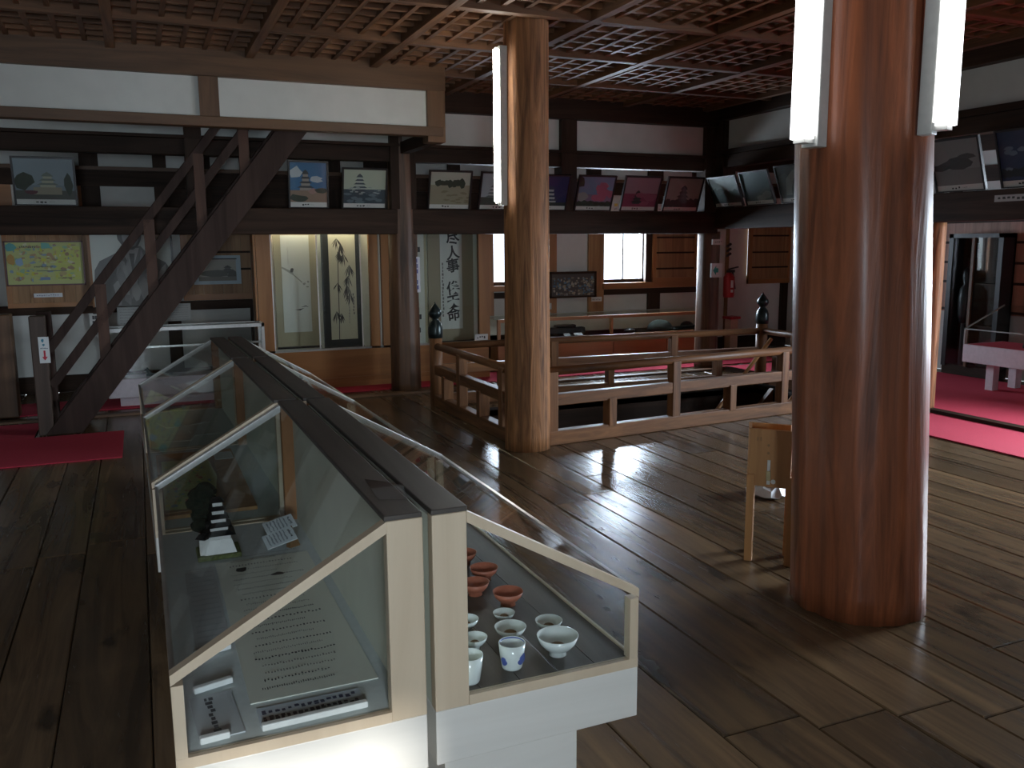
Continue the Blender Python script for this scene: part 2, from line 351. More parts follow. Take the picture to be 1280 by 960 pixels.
# ---- inner right line
wr = struct('wall_right', 'dark timber framed right line with white plaster panels')
obj('ledge_beam', bx(XR, XR+.2, YF, YB, 1.79, 2.05), 'darkY', wr, bevel=.008)
obj('upper_rail', bx(XR+.02, XR+.17, YF, YB, 2.54, 2.69), 'darkY', wr, bevel=.006)
obj('upper_fillet', bx(XR-.02, XR+.17, YF, YB, 2.69, 2.75), 'darkY', wr)
obj('head_beam', bx(XR-.05, XR+.17, YF, YB, 3.10, 3.30), 'darkY', wr, bevel=.006)
for a, b_ in ((YF, 2.5), (2.66, 5.95), (6.12, 9.05)): obj('plaster_panel', bx(XR+.06, XR+.1, a, b_, 2.75, 3.11), 'plaster', wr)
for a, b_ in ((2.5, 2.66), (5.95, 6.12), (9.05, 9.2)): obj('post', bx(XR-.01, XR+.18, a, b_, 2.05, 3.11), 'darkZ', wr)
obj('threshold', bx(6.86, 6.96, YF, 9.1, 0, .035), 'darkY', wr)
obj('threshold', bx(XL, 6.86, 9.06, 9.16, 0, .022), 'brownX', wb)
# upright of the right line behind the near pillar
# ---- outer back wall with windows
wo = struct('wall_back_outer', 'outer corridor wall of white plaster and dark timber')
def win_x(p0, p1): return ony(p0, 320, YO).x, ony(p1, 320, YO).x
W1 = win_x(755, 807); W2 = (4.38, 4.95); W3 = (8.62, 8.92)
zs, zt_ = 1.06, 1.95
xs = [XL, W2[0], W2[1], W1[0], W1[1], W3[0], W3[1], XO+.2]
obj('plaster_panel', bx(XL, XO+.2, YO, YO+.2, 0, zs), 'plaster', wo)
obj('plaster_panel', bx(XL, XO+.2, YO, YO+.2, zt_, 4.5), 'plaster', wo)
for k in range(0, 8, 2): obj('plaster_panel', bx(xs[k], xs[k+1], YO, YO+.2, zs, zt_), 'plaster', wo)
def back_timber(p0, p1, z0, z1, mat='darkZ', name='post', d=.04):
    a = ony(p0, 330, YO-d).x; b_ = ony(p1, 330, YO-d).x
    return obj(name, bx(a, b_, YO-d, YO+.01, z0, z1), mat, wo)
obj('baseboard', bx(XL, XO, YO-.03, YO+.01, 0, .19), 'darkX', wo)
obj('lower_rail', bx(XL, 4.3, YO-.05, YO+.01, .88, .985), 'darkX', wo)
obj('window_sill', bx(W1[0]-.04, 7.85, YO-.07, YO+.12, .975, 1.06), 'orangeX', wo)
obj('lower_rail', bx(4.3, 7.75, YO-.03, YO+.01, .89, .97), 'darkX', wo)
obj('window_sill', bx(W2[0]-.1, W2[1]+.1, YO-.05, YO+.12, .985, 1.06), 'orangeX', wo)
back_timber(683, 696, .15, 2.3, 'orangeZ'); back_timber(736, 755, .15, 2.3, 'shutter'); back_timber(807, 816, .98, 2.3, 'darkZ'); back_timber(609, 617, .15, 2.3, 'orangeZ')
back_timber(811, 826, .15, .9, 'darkZ', 'stud'); 
back_timber(978, 993, .15, 1.0, 'darkZ', 'stud')
obj('upper_rail', bx(XL, XO, YO-.06, YO+.01, 2.29, 2.47), 'darkX', wo)
obj('upper_ledge', bx(XL, XO, YO-.1, YO+.01, 2.46, 2.5), 'brownX', wo)
obj('top_rail', bx(XL, XO, YO-.05, YO+.01, 2.67, 2.9), 'darkX', wo)
for p in ((98, 122), (190, 207), (245, 262), (400, 425), (455, 486), (560, 575), (735, 752), (812, 830), (868, 885)):
    a = ony(p[0], 200, YO-.05).x; b_ = ony(p[1], 200, YO-.05).x
    obj('upper_stud', bx(a, b_, YO-.05, YO+.01, 1.95, 2.7), 'darkZ', wo)
for p0, p1, mt in ((-80, 14, 'orangeX'), (98, 114, 'orangeX'), (207, 610, 'darkX')):  # dark stretch added to cover plaster that came out too bright
    a = ony(p0, 245, YO-.03).x; b_ = ony(p1, 245, YO-.03).x; obj('upper_board', bx(a, b_, YO-.03, YO+.01, 1.95, 2.3), mt, wo)
# windows
for i, (a, b_) in enumerate((W1, W2, W3)):
    wn = struct('window_%d' % (i+1))
    wn['label'] = ('bright two pane window above the low glazed cabinet', 'narrow bright window beside the scroll cabinet', 'narrow bright window beside the far shutter')[i]
    obj('window_frame', B().box(a, a+.025, YO+.05, YO+.1, zs, zt_).box(b_-.025, b_, YO+.05, YO+.1, zs, zt_).box(a, b_, YO+.05, YO+.1, zs, zs+.05).box(a, b_, YO+.05, YO+.1, zt_-.03, zt_), 'darkZ', wn)
    m_ = (a+b_)/2
    obj('mullion', bx(m_-.009, m_+.009, YO+.06, YO+.09, zs, zt_), 'darkZ', wn)
    obj('pane', bx(a, m_, YO+.075, YO+.08, zs, zt_), 'pane', wn); obj('pane', bx(m_, b_, YO+.075, YO+.08, zs, zt_), 'pane', wn)
# ---- wooden shutters beside the windows
def shutter(idx, x0, x1, z0, z1, bat, label, Y=YO-.045):
    s = struct('window_%d' % idx, label)
    n = max(3, round((x1-x0)/.11))
    for k in range(n): obj('shutter_board', bx(x0+(x1-x0)*k/n, x0+(x1-x0)*(k+1)/n-.002, Y, Y+.02, z0, z1), 'shutter', s)
    obj('stile', bx(x0-.01, x0+.05, Y-.02, Y+.02, z0, z1), 'orangeZ', s); obj('stile', bx(x1-.05, x1+.01, Y-.02, Y+.02, z0, z1), 'orangeZ', s)
    obj('bottom_rail', bx(x0-.01, x1+.01, Y-.025, Y+.02, z0-.01, z0+.06), 'orangeX', s)
    for z in bat: obj('batten', bx(x0+.05, x1-.05, Y-.012, Y+.005, z-.012, z+.012), 'darkX', s)
    return s
sx0, sx1 = ony(816, 320, YO-.045).x, ony(871, 320, YO-.045).x
shutter(4, sx0, sx1, 1.06, 1.95, (1.25, 1.48, 1.70), 'wooden shutter with dark battens beside the bright two pane window')
sx0, sx1 = ony(936, 320, YO-.045).x, ony(988, 320, YO-.045).x
shutter(5, sx0, sx1, 1.0, 1.95, (1.24, 1.47, 1.72), 'wooden shutter on the far wall beside the fire extinguisher')
sx0, sx1 = ony(228, 330, YO-.045).x, ony(326, 330, YO-.045).x
shutter(6, sx0, sx1, 1.0, 1.95, (1.35, 1.55), 'orange plank shutter behind the stair under the ledge beam')
# ---- outer right wall
wx = struct('wall_right_outer', 'outer right corridor wall clad in reddish boards')
for a, b_, z0, z1 in ((YF-.2, 2.2, 0, 4.5), (4.4, YO, 0, 4.5), (2.2, 4.4, 0, .95), (2.2, 4.4, 2.1, 4.5)): obj('plaster_panel', bx(XO, XO+.2, a, b_, z0, z1), 'plaster', wx)
n = 30
for k in range(n):
    y0 = 5.6+k*.125; obj('cladding_board', bx(XO-.03, XO, y0, y0+.123, .75, 2.1), 'cladding', wx)
for z in (.78, 1.12, 1.36, 1.6, 1.85): obj('batten', bx(XO-.045, XO-.025, 5.6, 9.35, z-.015, z+.015), 'darkY', wx)
for z0, z1 in ((2.1, 2.2), (2.32, 2.5), (2.68, 2.9)): obj('upper_rail', bx(XO-.05, XO, YF, YO, z0, z1), 'darkY', wx)
for k in range(11): obj('upper_stud', bx(XO-.05, XO, -1+k*1.1, -.85+k*1.1, 2.1, 2.9), 'darkZ', wx)
wn = struct('window_7', 'bright corridor window on the right')
obj('window_frame', B().box(XO+.05, XO+.1, 2.2, 4.4, .95, 1.0).box(XO+.05, XO+.1, 2.2, 4.4, 2.05, 2.1).box(XO+.05, XO+.1, 2.2, 2.25, .95, 2.1).box(XO+.05, XO+.1, 4.35, 4.4, .95, 2.1), 'darkZ', wn)
for y in (2.75, 3.3, 3.85): obj('mullion', bx(XO+.06, XO+.09, y-.012, y+.012, .95, 2.1), 'darkZ', wn)
# ---- walls out of view that close the room
wl = struct('wall_left', 'white plaster wall closing the left side', bx(XL-.2, XL, YF-.2, YO+.2, 0, 4.5), 'plaster')
SW = (-.62, -.08, 1.05, 1.95)
wf = struct('wall_front', 'wall behind the visitor with a window')
for a in ((XL, SW[0], 0, 4.5), (SW[1], XO+.2, 0, 4.5), (SW[0], SW[1], 0, SW[2]), (SW[0], SW[1], SW[3], 4.5)): obj('plaster_panel', bx(a[0], a[1], YF-.2, YF, a[2], a[3]), 'plaster', wf)
wn = struct('window_8', 'window behind the visitor')
obj('mullion', bx((SW[0]+SW[1])/2-.01, (SW[0]+SW[1])/2+.01, YF-.12, YF-.08, SW[2], SW[3]), 'darkZ', wn)

# ================================================================== PILLARS
def pillar(name, label, cx, cy, R0, R1, z1, mat, seed, flute=.012, crack=None, n=56, m=30, lean=(0, 0)):
    rd = random.Random(seed); ph = [rd.uniform(0, 6.28) for _ in range(9)]
    vs = []; fs = []
    for k in range(m+1):
        z = z1*k/m; R = R0+(R1-R0)*(k/m)
        for i in range(n):
            a = 2*PI*i/n
            r = R*(1+flute*(.5*math.sin(5*a+ph[0]+.2*z)+.5*math.sin(9*a+ph[1]-.3*z)+.35*math.sin(17*a+ph[2]+.15*z))+.006*math.sin(2.1*z+ph[3]+a)+.004*math.sin(5.3*z+ph[4]+2*a))
            if crack is not None:
                da = (a-crack+PI) % (2*PI)-PI
                if abs(da) < PI/n*1.1: r *= .955
                if abs((a-crack-1.15+PI) % (2*PI)-PI) < PI/n*1.1 or abs((a-crack-.55+PI) % (2*PI)-PI) < PI/n*1.1: r *= .978
            vs.append((cx+lean[0]*z+r*math.cos(a), cy+lean[1]*z+r*math.sin(a), z))
    for k in range(m):
        for i in range(n): fs.append((k*n+i, k*n+(i+1) % n, (k+1)*n+(i+1) % n, (k+1)*n+i))
    fs.append(tuple(range(n))[::-1]); fs.append(tuple(range(m*n, (m+1)*n)))
    return tag(obj(name, B().add(vs, fs), mat, smooth=True), label, 'pillar')
pillar('timber_pillar', 'huge polished red-brown round pillar with two fluorescent lamps', 2.917, 2.825, .285, .262, 3.40, 'pillar_red', 1, .022, crack=math.radians(186), lean=(-.026, .028))
pillar('timber_pillar', 'tan rough-grained round pillar at the corner of the stairwell railing', 2.79, 6.2, .182, .168, 3.40, 'pillar_tan', 2, .016)
pillar('timber_pillar', 'dark knotty round pillar in front of the scroll cabinet', 2.70, 9.33, .168, .15, 3.03, 'pillar_dark', 3, .03)
pillar('timber_pillar', 'corner pillar with a green arrow sign', 6.80, 9.38, .15, .14, 1.76, 'pillar_dark', 4, .03)
pillar('timber_pillar', 'lit edge pillar behind the huge polished pillar on the red carpet edge', 6.93, 6.02, .10, .095, 1.80, 'pillar_tan', 5, .02)
tag(obj('timber_post', bx(-1.36, -1.14, 9.36, 9.56, .008, .995), 'brownZ', bevel=.01), 'short square brown post with a vertical white label below the illustrated map', 'post')

# ================================================================== LAMPS
def lamp(label, tube_a, tube_b, r, back, mat, group, wd=.07):
    a = Vector(tube_a); b_ = Vector(tube_b); bk = Vector(back); sd = Vector((-bk.y, bk.x, 0)).normalized()
    t = thing('fluorescent_lamp', label, 'lamp', a, group)
    d = bk.length; bn = bk.normalized()
    obj('tube', B().tube(a, b_, r, 16), mat, t, smooth=True)
    c0 = a+bn*(d*.5+r*.55); c1 = b_+bn*(d*.5+r*.55)
    obj('housing', B().bar(c0-Vector((0,0,.03)), c1+Vector((0,0,.03)), wd, d-r*.9, up=bn), 'lamp_grey', t, bevel=.004)
    for p, s in ((a, -1), (b_, 1)):
        obj('lamp_holder', B().bar(p+Vector((0,0,s*.002))-bn*r*.4, p+Vector((0,0,s*.002))+bn*(d*.7), r*1.2, .03), 'lamp_grey', t)
    return t
lamp('upright fluorescent tube lamp on the polished pillar above the collection box', (2.495, 2.84, 2.03), (2.495, 2.84, 3.18), .046, (.12, .02, 0), 'tube_big', 'lamps on the polished pillar', .08)
lamp('upright fluorescent tube lamp on the polished pillar beside the castle ruin photo', (2.905, 2.51, 2.06), (2.905, 2.51, 3.18), .040, (-.03, .09, 0), 'tube_big', 'lamps on the polished pillar', .05)
lamp('slim upright fluorescent tube lamp on the tan rough pillar', (2.545, 6.2, 1.94), (2.545, 6.2, 3.04), .02, (.09, 0, 0), 'tube', None, .05)
pillar('timber_pillar', 'dark round pillar facing the castle model case', -1.95, 2.85, .24, .225, 3.40, 'pillar_red', 8, .014)
# ================================================================== CARPETS
def carpet(label, x0, x1, y0, y1, grp='red carpets', z=.0):
    tag(obj('red_carpet', bx(x0, x1, y0, y1, z, z+.008), 'carpet', bevel=.002), label, 'carpet', grp)
carpet('short red carpet runner lying at the foot of the upward stair', XL+.05, -.21, 7.22, 8.28)
carpet('red carpet patch between the stair newel and the back threshold', XL+.05, -.92, 8.29, 8.98)
carpet('long red carpet in the back corridor under the cabinets', XL+.05, 8.9, 9.44, 10.15)
carpet('pink-red carpet strip on the room side of the side threshold', 6.03, 6.85, .2, 6.3)
carpet('wide red carpet in the side corridor beyond the threshold', 6.98, 9.1, .2, 9.3)
# ================================================================== UPWARD STAIR
st = thing('staircase', 'steep dark timber staircase rising behind the display cases', 'staircase', (-.7, 8.75, 0))
SY0, SY1 = 8.40, 9.02
def stair_pt(s): return (-.80+s*1.97/2.523*1.0, s)      # x on the upper edge for height s
def ux(z): return -.835+z*.7815
for y in (SY0, SY1):
    obj('stringer', B().prism([(ux(0), y-.035, 0), (ux(0)+.29, y-.035, 0), (ux(3.35)+.29, y-.035, 3.35), (ux(3.35), y-.035, 3.35)], (0, .07, 0)), 'stair', st, bevel=.006)
for k in range(1, 14):
    z = k*.235; obj('tread', bx(ux(z)+.03, ux(z)+.27, SY0+.03, SY1-.03, z-.035, z), 'stair', st)
obj('newel_post', bx(-.885, -.765, 8.37, 8.49, 0, 1.04), 'newel', st, bevel=.008)
obj('newel_post', bx(-.885, -.765, 8.96, 9.08, 0, 1.04), 'stair', st, bevel=.008)
for nm, a, b_ in (('handrail', (-.76, 8.43, .735), (.83, 8.43, 2.80)), ('mid_rail', (-.76, 8.43, .42), (1.08, 8.43, 2.80))):
    obj(nm, B().bar(a, b_, .05, .075, up=(0, 0, 1)), 'stair', st, bevel=.006)
for px, pyt, pyb in ((132, 385, 440), (191, 290, 350), (253, 232, 285), (306, 165, 215)):
    X = ony(px, pyb, 8.43).x; zt = .735+(X+.76)*2.065/1.59
    obj('baluster', bx(X-.045, X+.045, 8.405, 8.455, (X+.835)/.7815-.08, min(zt-.02, 2.75)), 'baluster', st)
o = ony(47, 421.5, 8.365); p = ony(63.5, 453.5, 8.365)
RD = random.Random(11)
tag(sheet('stair_sign', (o.x, 8.365, p.z), (p.x-o.x, 0, 0), (0, 0, o.z-p.z),
    [rect((.55,.02,.05), .42, .22, .60, .48), ((.55,.02,.05), [(.25,.24),(.78,.24),(.51,.10)]), blob((.05,.25,.35), .4, .86, .13, .07, 8, RD), blob((.08,.28,.36), .45, .70, .12, .05, 8, RD)]
    + marks((.1,.15,.2), .15, .54, .9, .60, 5, RD), base=(.72,.76,.76)), 'small white sign with a red down arrow on the stair newel', 'sign')

# ================================================================== STAIRWELL RAILING
rl = thing('stairwell_railing', 'low wooden railing with dark onion finials around the stairwell', 'railing', (4.7, 7.3, 0))
A_, B2, C_, D_ = Vector((2.97, 6.21, 0)), Vector((6.2, 6.5, 0)), Vector((2.72, 8.30, 0)), Vector((6.62, 8.06, 0))
E_ = Vector((2.75, 6.38, 0))
Z = Vector((0, 0, 1))
def run(p, q, full, low, mat, ext=0):
    d = (q-p)
    obj('sill_rail', B().bar(p+Z*.058, q+Z*.058, .09, .116), mat, rl, bevel=.006)
    obj('mid_rail', B().bar(p+Z*.37, q+Z*.37, .075, .095), mat, rl, bevel=.006)
    obj('handrail', B().tube(p+Z*.605, q+Z*(.605), .036, 14), mat, rl, smooth=True)
    for t in full:
        c = p+d*t; obj('upright', B().bar(c+Z*.1, c+Z*.60, .085, .085, up=d.normalized()), 'railZ', rl, bevel=.005)
    for t in low:
        c = p+d*t; obj('baluster', B().bar(c+Z*.1, c+Z*.34, .10, .075, up=d.normalized()), 'railZ', rl, bevel=.005)
run(A_, B2, (.012, .40, .80), (.19, .60), 'railX')
run(C_, D_, (.33, .70), (.18, .50, .85), 'railX')
run(E_, C_, (.10, .62), (.35, .83), 'railY')
run(Vector((6.62, 6.9, 0)), D_, (.02, .5), (.25, .75), 'railY')
for c in (C_, D_):
    nw = obj('newel_post', B().tube(c, c+Z*.70, .066, 12), 'railZ', rl, smooth=True)
    obj('finial', B().lathe([(.001,.69),(.072,.69),(.074,.74),(.072,.80),(.058,.845),(.036,.87),(.03,.885),(.052,.90),(.068,.93),(.062,.965),(.036,1.0),(.012,1.03),(.001,1.055)], c, 20), 'iron', nw, smooth=True, label='dark bronze onion shaped finial')
obj('newel_post', B().bar(B2, B2+Z*.68, .1, .1, up=(1, 0, 0)), 'railZ', rl)
# stair going down inside
dn = thing('lower_staircase', 'steep wooden stair going down inside the railed stairwell', 'staircase', (5.6, 7.2, -2.3))
for y in (6.75, 7.65):
    obj('stringer', B().prism([(6.45, y-.03, 0), (6.45, y-.03, -.28), (4.45, y-.03, -2.3), (4.2, y-.03, -2.3)], (0, .06, 0)), 'railZ', dn)
    obj('handrail', B().tube((6.42, y, .56), (4.9, y, -1.05), .022, 10), 'boxwood', dn, smooth=True)
for k in range(9): 
    z = -.2-k*.24; xx = 6.42+z*1.0; obj('tread', bx(xx-.24, xx+.02, 6.78, 7.62, z-.03, z), 'railY', dn)

# ================================================================== DISPLAY CASES
def case(label, side, x_in0, x_in1, x_out, y0, y1, rot=0, deck='cloth', z_out=.71, mid=None):
    """back-to-back lectern vitrine: x_in0..x_in1 is the ridge, x_out the low outer edge"""
    t = thing('display_case', label, 'display case', ((x_in0+x_out)/2, y0, 0), 'back-to-back vitrines')
    s = 1 if x_out > x_in0 else -1
    xi = x_in0 if s > 0 else x_in1          # plane against the gap
    xf = x_in1 if s > 0 else x_in0          # front face of ridge
    zb, zd, zr = .344, .513, 1.0
    pin = .17
    obj('plinth', bx(xi-s*0+s*.03, x_out-s*pin, y0+.03, y1-.03, 0, zb), 'white_board', t)
    obj('base_box', bx(xi, x_out, y0, y1, zb, zd-.026), 'white_board', t, bevel=.003)
    obj('base_rim', B().box(xf, x_out, y0, y0+.02, zd-.026, zd).box(xf, x_out, y1-.02, y1, zd-.026, zd).box(x_out-s*.009, x_out, y0+.02, y1-.02, zd-.026, zd), 'creamZ', t)
    if deck == 'boards':
        n = 5
        for k in range(n):
            a = xi+s*.02+(x_out-s*.009-xi-s*.02)*k/n; b_ = xi+s*.02+(x_out-s*.009-xi-s*.02)*(k+1)/n-s*.002
            obj('deck_board', bx(a, b_, y0+.02, y1-.02, zd-.026, zd-.004), 'deck_dark', t)
    else: obj('deck', bx(xi+s*.02, x_out-s*.009, y0+.02, y1-.02, zd-.026, zd-.004), deck, t)
    obj('back_panel', bx(xi, xf-s*.045, y0+.03, y1-.03, zd-.02, zr-.02), 'cream', t)
    for a, b_ in ((y0, y0+.035), (y1-.035, y1)): obj('ridge_post', bx(xi, xf, a, b_, zd-.026, zr-.012), 'creamZ' if a == y0 else 'orangeZ', t, bevel=.003)
    obj('top_board', bx(xi, xf+s*.004, y0+.004, y1, zr-.014, zr), 'casetop', t, bevel=.003)
    for k, (a, b_) in enumerate(((y0, y0+.03), (y1-.03, y1))):
        obj('slope_frame', B().prism([(xf, a, zr-.012), (x_out, a, z_out), (x_out, a, z_out-.024), (xf, a, zr-.040)], (0, b_-a, 0)), 'creamZ' if k == 0 else 'white', t)
        obj('corner_post', bx(x_out-s*.026, x_out-s*.0006, a+.0006, b_, zd, z_out-.026), 'creamZ', t)
    obj('edge_strip', bx(x_out-s*.012, x_out, y0+.03, y1-.03, z_out-.012, z_out), 'steel', t)
    g = .004
    obj('slope_pane', B().prism([(xf, y0+.02, zr-.012), (x_out-s*.004, y0+.02, z_out-.002), (x_out-s*.004, y0+.02, z_out-.006), (xf, y0+.02, zr-.018)], (0, y1-y0-.04, 0)), 'glass', t)
    obj('side_pane', bx(x_out-s*.010, x_out-s*.005, y0+.03, y1-.03, zd, z_out-.012), 'glass', t)
    for a in (y0+.012, y1-.016):
        obj('end_pane', B().prism([(xf, a, zd), (x_out-s*.02, a, zd), (x_out-s*.02, a, z_out-.03), (xf, a, zr-.05)], (0, .004, 0)), 'glass', t)
    if rot: t.rotation_euler.z = rot
    return t
case('near display case with sloping glass, castle model and handwritten document', -1, .487, .575, .002, 1.88, 3.53)
case('near display case with sloping glass over bowls and teacups', 1, .597, .685, 1.171, 1.88, 3.53, deck='boards')
case('middle display case with the poster reflection built inside as a map board', -1, .475, .563, -.008, 3.555, 5.02, math.radians(.8))
case('middle display case behind the bowls case, backing the reflected map case', 1, .587, .675, 1.15, 3.555, 5.02, math.radians(.8), deck='boards')
case('farthest display case holding loose white papers', -1, .452, .540, -.025, 5.045, 6.25, math.radians(1.2))
case('farthest display case beside the case of loose papers', 1, .566, .654, 1.125, 5.045, 6.25, math.radians(1.2), deck='boards')
tag(obj('clear_tape', B().prism([(.505, 2.02, 1.0), (.572, 1.99, 1.0), (.60, 2.13, 1.0), (.52, 2.22, 1.0)], (0, 0, .0012)), 'tape'), 'crumpled clear tape stuck on the dark ridge of the cases', 'tape')
ZD = .510
def lay(name, label, cat, x, y, wx, wy, ang, polys, base, group=None, z=ZD, thick=.003, lift=0):
    c, s_ = math.cos(ang), math.sin(ang); ux_ = Vector((c*wx, s_*wx, 0)); uy_ = Vector((-s_*wy, c*wy, lift))
    return tag(sheet(name, Vector((x, y, z+thick)), ux_, uy_, polys, thick=thick, base=base), label, cat, group)
RD = random.Random(21)
pl = []
for k in range(24):
    v = .05+k*.038
    u0 = .10+RD.uniform(0, .08); n = RD.randint(18, 34)
    pl += marks((.04,.04,.045) if RD.random() > .5 else (.22,.22,.2), u0, v, u0+RD.uniform(.45, .72), v+.016, n, RD, fill=RD.uniform(.4, .7))
pl += [blob((.03,.03,.03), .22, .80, .05, .02, 8, RD, .5), blob((.03,.03,.03), .55, .72, .06, .012, 8, RD, .5)]
lay('handwritten_letter', 'long handwritten document sheet spread in the castle model case', 'document', .18, 2.06, .32, 1.03, 0, pl, (.74,.75,.66))
pl = []
for k in range(16): pl += marks((.33,.35,.37), .1, .04+k*.059, .92, .04+k*.059+.03, 22, RD, fill=.6)
lay('typed_sheet', 'grey typed sheet lying beside the handwritten document', 'document', .075, 2.42, .095, .62, 0, pl, (.50,.52,.53))
lay('title_card', 'grey card with bold vertical lettering at the near end of the castle case', 'card', .055, 1.935, .10, .21, .06,
    marks((.04,.04,.05), .32, .08, .55, .92, 9, RD, True), (.52,.55,.57))
lay('caption_card', 'pale blue caption card with two lines of dark lettering', 'card', .19, 1.945, .25, .085, 0,
    marks((.05,.06,.12), .04, .55, .97, .85, 15, RD)+marks((.04,.04,.08), .04, .15, .97, .48, 17, RD), (.55,.62,.70))
for x0, y0, x1, y1, lab in ((.07, 2.365, .165, 2.39, 'slim white bar at the end of the grey typed sheet'), (.055, 2.165, .15, 2.19, 'slim white bar at the head of the bold lettered card'),
        (.19, 1.925, .44, 1.932, 'longest white bar, before the pale blue caption card'), (.055, 1.925, .12, 1.93, 'shortest white bar at the foot of the bold lettered card')):
    tag(obj('white_bar', B().bar((x0, y0, ZD+.012), (x1, y1, ZD+.012), .018, .016), 'white', bevel=.003), lab, 'white_bar', 'white bars')  # plain white bars lying on the case deck
# castle model
cm = thing('castle_model', 'small white castle tower model with black tiered roofs', 'model', (.20, 3.19, ZD))
obj('model_base', bx(.125, .275, 3.13, 3.26, ZD, ZD+.018), 'moss', cm, bevel=.004)
z = ZD+.018; wd = .088
obj('stone_base', B().add([(.205-wd*.62, 3.19-wd*.55, z), (.205+wd*.62, 3.19-wd*.55, z), (.205+wd*.62, 3.19+wd*.55, z), (.205-wd*.62, 3.19+wd*.55, z), (.205-wd*.45, 3.19-wd*.42, z+.05), (.205+wd*.45, 3.19-wd*.42, z+.05), (.205+wd*.45, 3.19+wd*.42, z+.05), (.205-wd*.45, 3.19+wd*.42, z+.05)],
    [(0,3,2,1),(4,5,6,7),(0,1,5,4),(1,2,6,5),(2,3,7,6),(3,0,4,7)]), 'white', cm)
z += .05
for k in range(5):
    obj('storey', bx(.205-wd*.42, .205+wd*.42, 3.19-wd*.38, 3.19+wd*.38, z, z+.017), 'white', cm)
    z += .017; q = wd*.62
    obj('roof', B().add([(.205-q, 3.19-q*.95, z), (.205+q, 3.19-q*.95, z), (.205+q, 3.19+q*.95, z), (.205-q, 3.19+q*.95, z), (.205-q*.55, 3.19-q*.5, z+.014), (.205+q*.55, 3.19-q*.5, z+.014), (.205+q*.55, 3.19+q*.5, z+.014), (.205-q*.55, 3.19+q*.5, z+.014)],
        [(0,3,2,1),(4,5,6,7),(0,1,5,4),(1,2,6,5),(2,3,7,6),(3,0,4,7)]), 'black', cm)
    z += .012; wd *= .82
obj('side_turret', bx(.135, .168, 3.15, 3.19, ZD+.018, ZD+.075), 'white', cm)
obj('turret_roof', B().lathe([(.03, 0), (.016, .016), (.001, .024)], (.151, 3.17, ZD+.075), 4), 'black', cm)
tr = thing('miniature_tree', 'dark miniature pine tree behind the castle model', 'model tree', (.165, 3.33, ZD))
obj('trunk', B().tube((.165, 3.33, ZD), (.165, 3.33, ZD+.12), .008, 8), 'rust', tr)
for k in range(16):
    a = RD.uniform(0, 6.28); r = RD.uniform(.005, .05)*(1-k/26); zz = ZD+.075+k*.0088
    obj('foliage', B().lathe([(.001, -.03), (.035, -.01), (.04, .005), (.02, .025), (.001, .032)], (.165+r*math.cos(a), 3.33+r*math.sin(a), zz), 7), 'tree', tr)
# open caption book on a little easel
bk = thing('caption_stand', 'open white caption folder propped beside the castle model', 'caption stand', (.42, 3.17, ZD))
for k in range(2):
    O_ = Vector((.365+.012*k, 3.115+.075*k, ZD+.02+.026*k)); uxx = Vector((.115, .045, .012)); uyy = Vector((-.012, .072, .026))
    q = []
    for j in range(6): q += marks((.12,.16,.2), .10+j*.11, .12, .10+j*.11+.07, .9, 9, RD, True)
    q += marks((.03,.04,.06), .80, .2, .90, .8, 5, RD, True)
    sheet('page', O_, uxx, uyy, q, bk, base=(.70,.76,.80))
obj('easel', B().prism([(.45, 3.15, ZD), (.49, 3.17, ZD), (.47, 3.23, ZD+.06)], (-.012, .02, 0)), 'rust', bk)
# glass reflection of the wall poster, built as a map board in the middle case
mp_ = thing('poster_reflection', 'glass reflection of the wall poster, built as a yellow-green map on a wooden board', 'map', (.15, 4.1, ZD))
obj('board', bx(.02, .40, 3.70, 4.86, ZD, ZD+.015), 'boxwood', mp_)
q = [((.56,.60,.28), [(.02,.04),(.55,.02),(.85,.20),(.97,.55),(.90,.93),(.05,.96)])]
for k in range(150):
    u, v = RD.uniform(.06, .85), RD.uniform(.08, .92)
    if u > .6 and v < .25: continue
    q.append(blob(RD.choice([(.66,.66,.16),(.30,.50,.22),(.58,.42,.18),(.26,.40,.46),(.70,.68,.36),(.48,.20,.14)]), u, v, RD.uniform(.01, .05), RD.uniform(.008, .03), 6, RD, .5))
sheet('reflected_sheet', (.03, 3.74, ZD+.0178), (.26, 0, 0), (0, .98, 0), q, mp_, base=(.30,.17,.07), thick=.003)
for k, (x0, y0, wx_, wy_, a) in enumerate(((.302, 4.62, .092, .16, 0), (.06, 5.25, .16, .2, -.2), (.24, 5.35, .15, .16, .15), (.10, 5.65, .22, .18, .3), (.26, 5.75, .14, .2, -.1), (.36, 5.15, .1, .16, 0))):
    q = []
    for j in range(6): q += marks((.30,.30,.30), .1, .1+j*.13, .9, .1+j*.13+.06, 10, RD)
    lay('paper_sheet', 'loose white paper on the board of the reflected map' if k == 0 else 'loose white paper lying in the farthest case', 'paper', x0, y0, wx_, wy_, a, q, (.66,.68,.66), None if k == 0 else 'papers in the farthest case', z=ZD+(.0148 if k == 0 else 0))
